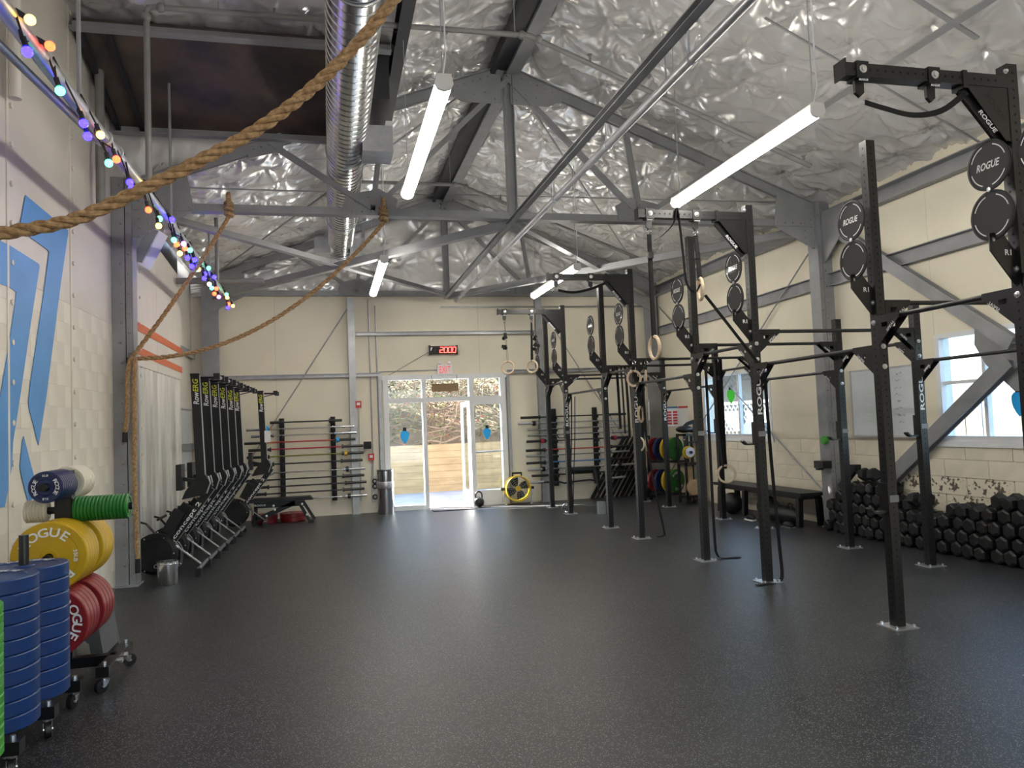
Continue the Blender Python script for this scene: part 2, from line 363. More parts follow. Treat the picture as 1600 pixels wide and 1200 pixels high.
# ---- end wall with door opening
DX0, DX1, DZ = 1.03, 3.45, 2.585
wb = struct(M().mm((-2.6, YE, 0), (DX0, YE+.15, 4.2)), 'wall_back', 'cream', None, 'cream end wall with glass entrance')
M().mm((DX1, YE, 0), (7.1, YE+.15, 4.2)).build('wall_panel', 'cream', wb); M().mm((DX0, YE, DZ), (DX1, YE+.15, 4.2)).build('wall_panel', 'cream', wb)
M().prism([(-2.6, 4.2), (7.1, 4.2), (7.1, 4.75), (2.28, 6.75), (-2.6, 4.75)], (0, YE+.15, 0), (1,0,0), (0,0,1), .14).build('gable_panel', 'cream', wb)
for X in (-.95, 2.95, 5.6): M().mm((X, YE-.004, 2.62 if DX0 < X < DX1 else 0), (X+.012, YE, 4.15)).build('joint_strip', 'cream_panel', wb)
for z, a, b, w in ((3.43, .55, 4.15, .06), (2.64, -2.3, 1.0, .05), (2.64, 3.5, 6.8, .05), (3.95, 2.2, 6.6, .03)):
    M().chan((a, YE-.03, z), (b, YE-.03, z), .07 if w > .04 else .03, w, .008, side=1).build('wall_rail', 'galv', wb)
# ---- right wall: big blocks low, panels high, two windows
W2 = (4.6, at(1460,527,X=XR).y, 1.23, 2.41); W1 = (at(1206,640,X=XR).y, at(1098,590,X=XR).y, 1.23, 2.33)
wr = struct(M().mm((XR+.02, YN, 0), (XR+.2, YE+.15, 1.21)), 'wall_right', 'cream', None, 'cream side wall with block base and two windows')
def rpan(a, b, c, d): M().mm((XR, a+.002, c), (XR+.2, b-.002, d)).build('wall_panel', 'cream', wr)
rpan(YN, W2[0], 1.21, 4.75); rpan(W2[0], W2[1], W2[3], 4.75); rpan(W2[1], 9.1, 1.21, 4.75); rpan(9.1, W1[0], 1.21, 4.75); rpan(W1[0], W1[1], W1[3], 4.75); rpan(W1[1], YE, 1.21, 4.75)
me0 = M().box((0,0,0), (.05, .594, .195)).build('block', 'cream_block', wr); meb = me0.data; bpy.data.objects.remove(me0)
me0 = M().box((0,0,0), (.05, .594, .195)).build('block', 'chipped_block', wr); mec = me0.data; bpy.data.objects.remove(me0)
for r in range(6):
    y = 4.3+(.3 if r % 2 else 0)
    while y < YE-.2:
        chip = r in (2, 3) and 6.2 < y < 8.6
        piece(mec if chip else meb, 'block', (XR+.012+RND.uniform(-.003, .003), y+.3, .1+r*.2), wr); y += .60
def window(nm, Ya, Yb, z0, z1, muls, hz, label):
    w = struct(M().mm((XR-.035, Ya-.05, z0-.09), (XR+.1, Yb+.05, z0-.03)), nm, 'white_frame', None, label)
    f = M(); f.mm((XR-.01, Ya, z0-.03), (XR+.1, Yb, z0+.03)); f.mm((XR-.01, Ya, z1-.04), (XR+.1, Yb, z1+.01)); f.mm((XR-.01, Ya, z0+.03), (XR+.1, Ya+.06, z1-.04)); f.mm((XR-.01, Yb-.06, z0+.03), (XR+.1, Yb, z1-.04)); f.build('window_frame', 'white_frame', w)
    ys = [Ya]+muls+[Yb]
    for y in muls: M().mm((XR+.02, y-.022, z0), (XR+.08, y+.022, z1)).build('mullion', 'white_frame', w)
    for z in hz: M().mm((XR+.02, Ya, z-.018), (XR+.08, Yb, z+.018)).build('mullion', 'white_frame', w)
    for a, b in zip(ys, ys[1:]): M().mm((XR+.048, a, z0), (XR+.054, b, z1)).build('pane', 'glass', w)
window('window_1', *W1, [at(1152,620,X=XR).y], [], 'far side window beyond the rig with a green bulb sticker')
window('window_2', *W2, [5.5, at(1533,560,X=XR).y], [1.86], 'near side window crossed by the diagonal steel brace')
# ---- wall behind the viewpoint with a roll-up door opening
wf = struct(M().mm((-2.6, YN-.2, 0), (.6, YN, 6.4)), 'wall_front', 'cream', None, 'cream wall behind the viewpoint with a roll-up door opening')
M().mm((4.2, YN-.2, 0), (7.1, YN, 6.4)).build('wall_panel', 'cream', wf); M().mm((.6, YN-.2, 3.2), (4.2, YN, 6.4)).build('wall_panel', 'cream', wf)
# ---- foil-faced insulation under the roof
def vnoise(x, y, seed):
    g = np.random.RandomState(seed).rand(64, 64); xi = np.floor(x).astype(int); yi = np.floor(y).astype(int); fx = x-xi; fy = y-yi
    fx = fx*fx*(3-2*fx); fy = fy*fy*(3-2*fy); a = xi % 64; b = yi % 64; c = (xi+1) % 64; d = (yi+1) % 64
    return g[a, b]*(1-fx)*(1-fy)+g[c, b]*fx*(1-fy)+g[a, d]*(1-fx)*fy+g[c, d]*fx*fy
def foil(name, o, eu, ev, Lu, Lv, res, seed, parent=None, amp=1.0, mapf=None, tu=.56, tv=.66):
    o, eu, ev = (np.array(k, float) for k in (o, eu, ev)); n = np.cross(eu, ev); n /= np.linalg.norm(n)
    nu, nv = max(2, int(Lu/res)+1), max(2, int(Lv/res)+1)
    U, W = np.meshgrid(np.linspace(0, Lu, nu), np.linspace(0, Lv, nv), indexing='ij'); u, w = U.ravel(), W.ravel()
    rs = np.random.RandomState(seed); T = []
    for i in range(-1, int(Lu/tu)+2):
        for j in range(-1, int(Lv/tv)+2): T.append(((i+.5*(j % 2)+rs.uniform(-.18, .18))*tu, (j+rs.uniform(-.18, .18))*tv, rs.uniform(0, 6.28), rs.randint(5, 10), rs.uniform(.5, 1)))
    T = np.array(T); d = np.full(u.shape, 9.); cr = np.zeros(u.shape)
    for t in T:
        du, dw = u-t[0], w-t[1]; dd = np.hypot(du, dw); th = np.arctan2(dw, du); d = np.minimum(d, dd); near = dd < 1.1
        cr[near] += (t[4]*np.exp(-dd[near]/.26)*(1-np.abs(np.sin(t[3]*.5*th[near]+t[2]+1.1*np.sin(2*th[near]+t[2])+dd[near]*1.5)))**3)*.10*np.minimum(1, dd[near]/.05)
    h = .095*(1-np.exp(-(d/.17)**1.2))+cr
    wx = u+.25*vnoise(u*1.5, w*1.5, seed+5); wy = w+.25*vnoise(u*1.5+9, w*1.5, seed+6)
    r1 = 1-np.abs(2*vnoise(wx*2.2, wy*4.5, seed+1)-1); r2 = 1-np.abs(2*vnoise(wx*6+3, wy*4, seed+2)-1)
    h += .030*r1**5*np.minimum(1, d/.15)+.008*r2**4+.05*(vnoise(u*.9, w*.9, seed+3)-.5)
    P = o+np.outer(u, eu)+np.outer(w, ev)
    if mapf: P = mapf(u, w, P)
    P = P+np.outer(h*amp, n); idx = np.arange(nu*nv).reshape(nu, nv)
    fs = np.stack([idx[:-1, :-1], idx[1:, :-1], idx[1:, 1:], idx[:-1, 1:]], -1).reshape(-1, 4)
    q = M(); q.v = [tuple(p) for p in P]; q.f = [tuple(int(k) for k in f) for f in fs]; me = q.build(name, 'foil', parent)
    me.data.polygons.foreach_set('use_smooth', [True]*len(me.data.polygons)); return me
cs = 1/math.hypot(1, SL); L = 4.56/cs
FZ = RZ+.15
ceil = foil('ceiling', (RX, 4.0, FZ), (cs, 0, -SL*cs), (0, -1, 0), L, 7.0, .18, 3); tag(ceil, 'silver quilted foil insulation lining the roof', None, None, 'structure')
foil('foil_lining', (RX, YE, FZ), (cs, 0, -SL*cs), (0, -1, 0), L+.2, YE-4.0, .023, 11, ceil)                         # right slope
Lu1 = (RX-.77)/cs
foil('foil_lining', (RX, 4.0, FZ), (-cs, 0, -SL*cs), (0, 1, 0), Lu1, YE-4.0, .024, 12, ceil)                      # left slope, upper strip
foil('foil_lining', (.77, 9.2, zroof(.77)+.15), (-cs, 0, -SL*cs), (0, 1, 0), (.77+2.30)/cs, YE-9.2, .024, 13, ceil)
foil('foil_lining', (-2.2, 12.9, zroof(-2.2)+.18), (-1, 0, -.1), (0, 1, 0), .4, YE-12.8, .1, 23, ceil, .2)    # left slope, lower bay
foil('foil_lining', (.8, 3.0, 5.74), (-1, 0, 0), (0, 1, 0), 3.15, 6.4, .03, 14, ceil, .9)                          # raised bay above the dark panel
foil('foil_lining', (.8, -3.0, 5.66), (-1, 0, 0), (0, 1, 0), 3.1, 6.0, .2, 15, ceil, .6)
foil('foil_lining', (RX, -3.0, FZ), (-cs, 0, -SL*cs), (0, 1, 0), Lu1, 7.0, .2, 16, ceil)
foil('foil_lining', (-2.45, 9.24, 4.40), (1, 0, 0), (0, 0, 1), 2.6, .75, .04, 17, ceil, .5, lambda u, w, P: np.stack([P[:,0], P[:,1], (6.2-.39*(2.28-P[:,0]))-.05+w/.75*np.maximum(.02, 5.85-(6.2-.39*(2.28-P[:,0])))], 1))
foil('gable_foil', (-2.4, YE-.02, 4.15), (1, 0, 0), (0, 0, 1), 9.3, 2.0, .03, 18, ceil, .8, lambda u, w, P: np.stack([P[:,0], P[:,1], 4.15+w*.5*(6.42-.39*np.abs(P[:,0]-2.28)-4.15)], 1), .6, .6)
M().mm((RX-.35, YN, 6.37), (RX+.35, YE+.1, 6.42)).build('ridge_sun_block', 'darksteel', ceil)  # unseen strip added over the ridge seam to keep stray sun out
# dark equipment panel hung in the raised bay
dp = thing('equipment_panel', 'dark rust-stained steel panel framed under the roof at upper left', 'panel', (-.7, 8.4, 5.2))
q = M(); a, b = V(-2.25, 7.70, 5.53), V(.72, 7.70, 5.53); c, d = V(.72, 9.12, 5.09), V(-2.25, 9.12, 5.09); up = V(0, .02, .06)
q.hexa([a, b, c, d], [a+up, b+up, c+up, d+up]); q.build('panel_sheet', 'darkpanel', dp)
for p, r_ in ((a, b), (d, c)): M().angle(p-up*.6, r_-up*.6, .10, .012).build('panel_edge', 'steel_paint', dp)
for X in (-2.2, -1.95, .55): M().bar((X, 7.70, 5.50), (X, 9.12, 5.06), .05, .05).build('panel_rib', 'darksteel', dp)
M().mm((.35, 7.75, 5.0), (.70, 9.05, 5.55)).build('curb_box', 'darksteel', dp)
# ================================================================== STEEL FRAME
def rivets(q, pts, r=.016, ax=(0,-1,0)):
    for p in pts: q.lathe([(r, 0), (r*.8, r*.6), (0, r*.9)], p, ax, 7)
    return q
def column(label, X0, X1, Y, h, face):  # X0 wall side, X1 room side
    t = thing('steel_column', label, 'column', ((X0+X1)/2, Y, 0)); s = 1 if X1 > X0 else -1
    a, b = sorted((X0, X1-s*.075)); M().mm((a, Y-.10, 0), (b, Y-.085, h)).build('web_plate', 'column_paint', t)
    a, b = sorted((X1-s*.065, X1)); M().mm((a, Y-.105, 0), (b, Y-.09, h)).build('flange_angle', 'column_paint', t)
    a, b = sorted((X1-s*.012, X1)); M().mm((a, Y-.11, 0), (b, Y+.11, h)).build('flange', 'column_paint', t)
    a, b = sorted((X0, X1-s*.012)); M().mm((a, Y-.06, 0), (b, Y+.10, h)).build('core', 'darksteel', t)
    q = M(); n = int(h/.22)
    for k in range(n):
        z = .12+k*.22; rivets(q, [(X1-s*.035, Y-.105, z), (X1-s*.115, Y-.10, z+.11)])
    q.build('rivets', 'column_paint', t, kind='stuff')
    M().mm((min(X0, X1)-.02, Y-.13, 0), (max(X0, X1)+.02, Y+.13, .018)).build('base_plate', 'column_paint', t); return t
column('riveted grey steel column on the left wall where the ropes are tied', XL, -2.07, 9.15, 4.5, 1)
column('riveted grey steel column on the right wall behind the rig', XR, 6.60, 9.15, 4.5, -1)
def backcol(label, Xc, w, h):
    t = thing('steel_column', label, 'column', (Xc, YE-.12, 0))
    M().mm((Xc-w/2, YE-.19, 0), (Xc+w/2, YE-.17, h)).build('face_plate', 'column_paint', t); M().mm((Xc-.02, YE-.17, 0), (Xc+.02, YE, h)).build('web_plate', 'column_paint', t)
    q = M(); z = .2
    while z < h-.1: rivets(q, [(Xc-w*.32, YE-.19, z), (Xc+w*.32, YE-.19, z+.1)], .014); z += .25
    q.build('rivets', 'column_paint', t, kind='stuff'); return t
backcol('wide riveted column in the far left corner behind the rowers', -2.06, .30, 4.3); backcol('wide riveted column in the far right corner', 6.60, .28, 4.4)
for Xc, lb in ((.46, 'slim grey wall post left of the glass entrance'), (4.19, 'slim grey wall post right of the glass entrance')):
    t = thing('wall_post', lb, 'post', (Xc, YE-.06, 0)); M().ibeam((Xc, YE-.055, 0), (Xc, YE-.055, 4.12), .10, .13, .008, (0,1,0)).build('section', 'galv', t)
    M().mm((Xc-.09, YE-.12, 0), (Xc+.09, YE, .012)).build('base_plate', 'galv', t)
def truss(Y, label, webs=True):
    t = thing('roof_truss', label, 'truss', (RX, Y, 4.15)); ml = 'steel_paint'
    def chord(nm, p, q_, w=.09):
        m1 = M(); m1.bar(p, q_, .014, w, (0,0,1), (-.03, 0)); m1.bar(p, q_, .014, w, (0,0,1), (.03, 0)); m1.bar(p, q_, .13, .012, (0,0,1), (0, w/2 if nm != 'bottom_chord' else -w/2)); return m1.build(nm, ml, t)
    B = chord('bottom_chord', (-2.1, Y, 4.20), (6.62, Y, 4.20))
    TL = chord('top_chord', (-2.1, Y, 4.42), (RX, Y, 6.07), .12); TR = chord('top_chord', (6.62, Y, 4.42), (RX, Y, 6.07), .12)
    def zt(x): return 6.07-(6.07-4.42)/4.36*abs(x-RX)
    N = {'b1': (.55, 4.22), 'b2': (4.01, 4.22), 't1': (-.62, zt(-.62)), 't2': (.72, zt(.72)), 't3': (3.84, zt(3.84)), 't4': (5.18, zt(5.18)), 'k': (RX, 5.95)}
    for a, b in (('t1', 'b1'), ('t2', 'b1'), ('k', 'b1'), ('k', 'b2'), ('t3', 'b2'), ('t4', 'b2')):
        p, r_ = N[a], N[b]; M().angle((p[0], Y-.02, p[1]), (r_[0], Y-.02, r_[1]), .06, .009, (0,1,0)).build('web_member', ml, t)
    M().ibeam((RX+.04, Y, 4.2), (RX+.04, Y, 6.0), .10, .14, .012, (1,0,0)).build('king_post', ml, t)
    def gus(poly, rv):
        g = M().prism(poly, (0, Y-.05, 0), (1,0,0), (0,0,1), -.012).build('gusset_plate', ml, t); rivets(M(), [(x, Y-.05, z) for x, z in rv], .014).build('rivets', ml, g, kind='stuff')
    for s in (-1, 1):
        X = lambda d: RX+s*d
        gus([(X(.06), 6.08), (X(.75), zt(X(.75))+.05), (X(.75), zt(X(.75))-.08), (X(.55), 5.62), (X(.06), 5.62)], [(X(.12+.1*k), zt(X(.12+.1*k))-.02) for k in range(6)]+[(X(.14), 5.68), (X(.26), 5.76), (X(.40), 5.72)])
        gus([(X(1.45), 4.15), (X(2.1), 4.15), (X(2.0), 4.40), (X(1.62), 4.48), (X(1.40), 4.36)], [(X(1.5+.11*k), 4.2) for k in range(6)]+[(X(1.6), 4.4), (X(1.75), 4.38), (X(1.9), 4.32)])
        z = zt(X(2.9)); gus([(X(2.7), z+.10), (X(3.15), z-.07), (X(3.1), z-.18), (X(2.72), z-.08)], [(X(2.8+.08*k), z+.02-.03*k) for k in range(4)])
        gus([(X(4.36), 4.48), (X(3.78), 4.60), (X(3.70), 4.15), (X(4.05), 3.97), (X(4.30), 3.84), (X(4.36), 3.84)], [(X(4.28), 3.85+.1*k) for k in range(6)]+[(X(4.18), 3.9+.1*k) for k in range(5)]+[(X(3.76+.12*k), 4.2) for k in range(4)])
    return t
truss(9.15, 'near riveted steel roof truss spanning between the two side columns'); truss(YE-.16, 'far riveted steel roof truss against the end wall')
def steel(name, mb, label, cat, mat='steel_paint', group=None): return mb.top(name, mat, label, cat, group)
rb = thing('ridge_beam', 'dark steel ridge beam along the roof peak', 'beam', (RX, 9, 6.0))
M().mm((RX-.13, YN, 6.06), (RX+.02, YE-.2, 6.2)).build('dark_web', 'darksteel', rb); M().mm((RX+.02, YN, 6.02), (RX+.19, YE-.2, 6.05)).build('flange', 'steel_paint', rb); M().mm((RX-.19, YN, 6.0), (RX-.13, YE-.2, 6.16)).build('side_plate', 'darksteel', rb)
q = M().ibeam((.80, 4.2, 5.52), (.80, 9.3, 5.52), .22, .12, .012); steel('roof_purlin', q, 'dark steel purlin beside the spiral duct', 'beam', 'darksteel')
# plan bracing between the trusses
for p, r_, lb in (((RX, 9.2, 4.13), (-2.0, 14.6, 4.13), 'purple-lit flat brace crossing left below the trusses'), ((-2.0, 9.2, 4.17), (RX, 14.6, 4.17), 'angle brace from left column to the middle of the end truss'),
                  ((6.55, 9.2, 4.13), (RX, 14.6, 4.13), 'pale flat brace from right column to the middle of the end truss'), ((RX, 9.2, 4.17), (6.5, 14.6, 4.17), 'angle brace from near truss middle to the far right corner')):
    steel('plan_brace', M().angle(p, r_, .10, .01), lb, 'brace')
# eave beams and wall girts on the right
steel('eave_beam', M().chan((XR-.03, YN, 4.24), (XR-.03, 9.04, 4.24), .20, .11, .012, side=-1), 'grey eave beam above the near side window', 'beam')
steel('eave_beam', M().chan((XR-.03, 9.26, 4.24), (XR-.03, YE-.2, 4.24), .20, .11, .012, side=-1), 'grey eave beam above the far side window', 'beam')
steel('wall_girt', M().chan((XR-.02, YN, 3.40), (XR-.02, 9.04, 3.40), .18, .07, .01, side=-1), 'flat grey girt on the right wall behind the diagonal brace', 'girt', 'column_paint')
steel('wall_girt', M().chan((XR-.02, 9.26, 3.40), (XR-.02, YE-.2, 3.40), .18, .07, .01, side=-1), 'flat grey girt on the right wall beyond the column', 'girt', 'column_paint')
steel('knee_plate', M().prism([(9.04, 4.35), (8.55, 4.35), (8.62, 3.98), (9.04, 3.62)], (XR-.12, 0, 0), (0,1,0), (0,0,1), -.015), 'angled gusset plate at the top of the right column', 'plate')
nd = V(XR-.14, at(1585,560,X=XR-.14).y, 2.10)
steel('diagonal_brace', M().ibeam((XR-.07, 8.95, 4.12), nd+V(.06, .05, .10), .08, .15, .012, (-1,0,0)), 'upper heavy diagonal brace from column top towards the near window', 'brace', 'column_paint')
steel('diagonal_brace', M().ibeam((XR-.07, 8.80, .22), nd+V(.06, .10, -.06), .08, .17, .012, (-1,0,0)), 'lower heavy diagonal brace rising from the dumbbells to the near window', 'brace', 'column_paint')
steel('node_plate', M().prism([(nd.y+.55, 2.52), (nd.y+.05, 2.2), (nd.y-.35, 2.5), (nd.y-.35, 1.72), (nd.y+.12, 1.72), (nd.y+.45, 2.02), (nd.y+.58, 2.25)], (XR-.02, 0, 0), (0,1,0), (0,0,1), -.012), 'grey gusset plate joining the two diagonal braces at the window', 'plate', 'column_paint')
for p, r_, lb in (((XR-.06, 9.28, 4.0), (XR-.06, 14.6, .35), 'tie rod falling away from right column top to the far corner'), ((XR-.05, 14.6, 3.9), (XR-.05, 9.35, .38), 'tie rod rising from right column foot to the far corner'),
                  ((.40, YE-.05, 3.92), (-1.9, YE-.05, .4), 'tie rod on the end wall above the left barbell rack'), ((4.25, YE-.05, 3.92), (6.45, YE-.05, .4), 'tie rod on the end wall behind the right barbell rack')):
    M().cyl(p, r_, .012, 8).top('tie_rod', 'galv', lb, 'rod')
def onroof(x, y, dz=-.06):
    d = at(x, y, Y=1.0)-V(0, 0, EYE); t = (RZ+dz+SL*RX-EYE)/(d.z+SL*d.x); return V(d.x*t, d.y*t, EYE+d.z*t)
for a, b, w, lb in (((1560,-8), (1262,182), .07, 'flat roof brace above the near flying pull-up arm'), ((1195,28), (1534,224), .022, 'thin roof tie passing behind the near flying arm'), ((1425,-6), (1527,60), .05, 'short roof strap at the top right of the photo')):
    steel('roof_tie', M().bar(onroof(*a), onroof(*b), w, .015, (-.36, 0, -.93)), lb, 'brace')
def rf(x, dz=-.06): return zroof(x)+dz
for p, r_, lb, w in (((2.4, 9.3), (6.3, 14.4), 'thin roof tie from ridge to far right eave', .02), ((6.3, 9.4), (2.4, 14.4), 'thin roof tie from right column to far ridge', .02),
                   ((2.1, 9.3), (-1.9, 14.4), 'thin roof tie from ridge to far left eave', .02), ((-1.9, 9.4), (2.1, 14.4), 'thin roof tie from left column to far ridge', .02)):
    steel('roof_tie', M().bar((p[0], p[1], rf(p[0])), (r_[0], r_[1], rf(r_[0])), w, .02), lb, 'brace')
# hanging rail along the middle of the hall
rl = thing('overhead_rail', 'long steel channel rail with conduit hung along the middle of the hall', 'rail', (2.25, 9, 4.0))
M().chan((2.30, 2.5, 4.10), (2.30, 14.6, 4.10), .06, .065, .008, side=-1).build('channel', 'column_paint', rl); M().cyl((2.47, 2.5, 4.03), (2.47, 14.55, 4.03), .034, 10).build('conduit', 'galv', rl, True)
for y in (4.6, 6.2, 7.8, 10.6, 12.2, 13.8): M().cyl((2.45, y, 4.0), (2.45, y, 4.32), .007, 6).build('hanger', 'galv', rl); M().torus((2.47, y, 4.03), (0,1,0), .04, .006, 12, 6).build('clamp', 'galv', rl)
# ================================================================== OVERHEAD THINGS
# spiral duct
dt = thing('spiral_duct', 'shiny galvanised spiral duct running along the left of the hall', 'duct', (.27, 9, 4.55))
DC = (.267, 4.75); DR = .21
q = M(); n = 36; y0, y1 = 3.0, 13.15; prof = []
y = y0
while y < y1: prof += [(DR, y), (DR, y+.100), (DR+.006, y+.105), (DR+.006, y+.114), (DR, y+.118)]; y += .12
n0 = len(q.v)
for i, (R, yy) in enumerate(prof):
    for k in range(n):
        t = 2*PI*k/n; q.v.append((DC[0]+R*math.cos(t), yy+.12*k/n, DC[1]+R*math.sin(t)))
for i in range(len(prof)-1):
    for k in range(n-1): q.f.append((i*n+k, (i+1)*n+k, (i+1)*n+k+1, i*n+k+1))
    if i+5 < len(prof)-0 and i+6 < len(prof)+0: q.f.append((i*n+n-1, (i+1)*n+n-1, (i+6)*n, (i+5)*n))
q.build('spiral_pipe', 'duct', dt, True)
M().cyl((DC[0], y1+.1, DC[1]), (DC[0], y1+.16, DC[1]), DR+.004, 36).build('end_cap', 'duct', dt, True)
for (X0, X1, Ya, Yb, z0, z1) in ((.42, .74, 7.95, 8.35, 4.52, 4.80), (.42, .66, 12.7, 13.05, 4.52, 4.78), (-.16, .10, 12.7, 13.05, 4.52, 4.78)):
    M().mm((X0, Ya, z0), (X1, Yb, z1)).build('register_box', 'galv', dt)
for y in (5.2, 8.6, 11.4): M().torus((DC[0], y, DC[1]), (0,1,0), DR+.008, .008, 36, 6).build('hanger_band', 'galv', dt)
# tube lights
def tube_light(X, Ya, Yb, Z, lb):
    t = thing('tube_light', lb, 'light', (X, (Ya+Yb)/2, Z), 'suspended tube lights')
    q = M(); pr = [(-.042, .03), (-.06, .0), (-.045, -.03), (0, -.045), (.045, -.03), (.06, .0), (.042, .03)]
    M().prism([(-.045, .022), (.045, .022), (.045, .055), (-.045, .055)], (X, Yb, Z), (1,0,0), (0,0,1), Yb-Ya).build('housing', 'light_body', t)
    M().prism([(p[0], p[1]-.008) for p in pr], (X, Yb-.02, Z), (1,0,0), (0,0,1), Yb-Ya-.04).build('diffuser', 'diffuser', t)
    for y, s in ((Ya, -1), (Yb, 1)): M().prism([(-.05, .058), (-.064, -.01), (-.045, -.045), (0, -.06), (.045, -.045), (.064, -.01), (.05, .058)], (X, y+.012, Z), (1,0,0), (0,0,1), .024).build('end_cap', 'light_body', t)
    for y in (Ya+.05, Yb-.1): M().cyl((X, y, Z+.05), (X, y, zroof(X)+.10), .004, 6).build('suspension_cable', 'galv', t)
    M().tube([(X, Ya+.05, Z+.05), (X+.02, Ya+.02, Z+.2), (X+.02, Ya+.03, zroof(X)-.08)], .006, 6).build('power_cord', 'white_plastic', t)
tube_light(.81, 4.93, 7.40, 3.90, 'bright tube light hanging near the spiral duct'); tube_light(3.70, 4.97, 7.42, 3.90, 'bright tube light hanging above the near end of the rig')
tube_light(.79, 10.35, 13.0, 3.90, 'small far tube light left of the hanging rail'); tube_light(3.68, 10.72, 13.2, 3.90, 'small far tube light above the far end of the rig')
for X, Y in ((.81, -.6), (3.70, -.6)): tube_light(X, Y-1.25, Y+1.25, 3.9, 'tube light behind the viewpoint, %s of the pair' % ('left' if X < 1 else 'right'))
# sprinkler piping
MPX, MPZ = -1.54, 3.79
sp = thing('sprinkler_main', 'grey sprinkler main pipe along the left wall wrapped with party lights', 'pipe', (MPX, 9, MPZ))
M().cyl((MPX, 2.5, MPZ), (MPX, 13.3, MPZ), .047, 16).build('main_pipe', 'galv', sp, True)
for y in (5.95, 6.25, 8.3, 9.8, 10.9): M().torus((MPX, y, MPZ), (0,1,0), .052, .015, 16, 8).build('coupling', 'galv', sp, True)
for y in (5.4, 8.4, 11.0): M().cyl((MPX, y, MPZ+.05), (MPX, y, 4.40 if y > 9 else (5.31 if y > 7.7 else 5.62)), .014, 8).build('hanger', 'steel_paint', sp)
def branch(Y, lb, zl):
    t = thing('sprinkler_branch', lb, 'pipe', (MPX, Y, MPZ)); q = [(-1.52, Y, MPZ+.03), (-1.52, Y, zl-.05), (-1.50, Y, zl-.01), (-1.45, Y, zl), (2.1, Y, zl+.03), (5.3, Y, zl+.03-SL*3.15)]
    M().tube(q, .028, 10).build('pipe_run', 'pipe_grey', t, True)
    for p in ((-1.52, Y, zl-.1), (-1.40, Y, zl), (2.02, Y, zl+.03), (2.2, Y, zl)): M().sph(p, .045, 10, 6).build('fitting', 'pipe_grey', t, True)
    for X in (2.75, 5.22, -.4):
        z = zl+.03-(SL*(X-2.1) if X > 2.1 else .02); h = M().cyl((X, Y, z), (X, Y, z+.10), .012, 8); h.cyl((X, Y, z+.10), (X, Y, z+.105), .03, 8); h.build('sprinkler_head', 'pipe_grey', t)
    for X in (-.9, .6, 1.95, 3.6): M().cyl((X, Y, zl if X < 2 else zl-SL*(X-2.1)), (X, Y, (5.66 if X < .7 and Y < 9 else zroof(X))-.03), .006, 6).build('hanger', 'steel_paint', t)
branch(7.3, 'grey sprinkler branch pipe crossing under the near roof', 5.53); branch(11.6, 'grey sprinkler branch pipe crossing under the far roof', 5.35)
M().cyl((-2.18, 8.3, 3.9), (-2.18, 8.3, 5.8), .045, 12).top('riser_pipe', 'pipe_grey', 'thick vertical grey pipe at the left wall in front of the dark panel', 'pipe', None, True)
M().cyl((-2.2, 6.2, 4.15), (-2.2, 6.2, 5.7), .045, 12).top('riser_pipe', 'cream_panel', 'cream-painted vertical pipe above the yellow and red party bulbs', 'pipe', None, True)
M().cyl((-1.80, 2.7, 3.72), (MPX-.03, 5.9, MPZ-.03), .025, 10).top('slanting_pipe', 'pipe_grey', 'thin grey pipe running up into the main pipe at top left', 'pipe', None, True)
M().cyl((-2.25, 12.6, 4.02), (-.95, 12.6, 4.02), .05, 12).top('cross_pipe', 'pipe_grey', 'short horizontal grey pipe at the far left corner by the party lights', 'pipe', None, True)
# party light string
BUL = [(47,31,'y'),(78,72,'r'),(43,81,'b'),(94,142,'g'),(131,193,'b'),(137,213,'b'),(157,211,'y'),(182,249,'r'),(170,255,'g'),(203,285,'b'),(206,294,'b'),(235,286,'y'),(232,328,'r'),(249,342,'g'),(248,353,'y'),(269,343,'b'),(272,375,'g'),(276,382,'r'),(281,396,'y'),(287,381,'p'),(289,388,'r'),(297,391,'g'),(293,403,'b'),(304,406,'b'),(300,416,'b'),(306,421,'g'),(310,421,'y'),(326,419,'g'),(320,428,'b'),(335,433,'b'),(319,435,'b'),(327,444,'w'),(331,450,'g'),(338,451,'r'),(335,459,'r'),(342,464,'p'),(354,460,'g'),(355,465,'y'),(357,475,'r'),(364,478,'y'),(356,481,'b')]
st = thing('party_light_string', 'string of coloured globe bulbs wound around the sprinkler main', 'lights', (MPX, 9, MPZ)); wire = []
for (bx, by, c) in BUL:
    X = MPX+.09; p = at(bx, by, X=X)
    if p.y > 13.3: p = at(bx, by, Y=13.3-RND.uniform(0, .25))
    a = V(MPX+.04, p.y-.03, MPZ+.02); d = (a-p).normalized(); s1 = p+d*.045
    g = M().sph(p, .027, 12, 8).build('bulb', 'bulb_'+c, st, True); M().cyl(s1-d*.016, s1+d*.03, .015, 8).build('bulb_socket', 'black_matte', g)
    wire += [s1+d*.03, V(MPX+.02, p.y+.12, MPZ+(.07 if len(wire) % 4 else -.07))]
wire.sort(key=lambda v: v.y); M().tube(wire, .006, 6).build('wire', 'black_matte', st)
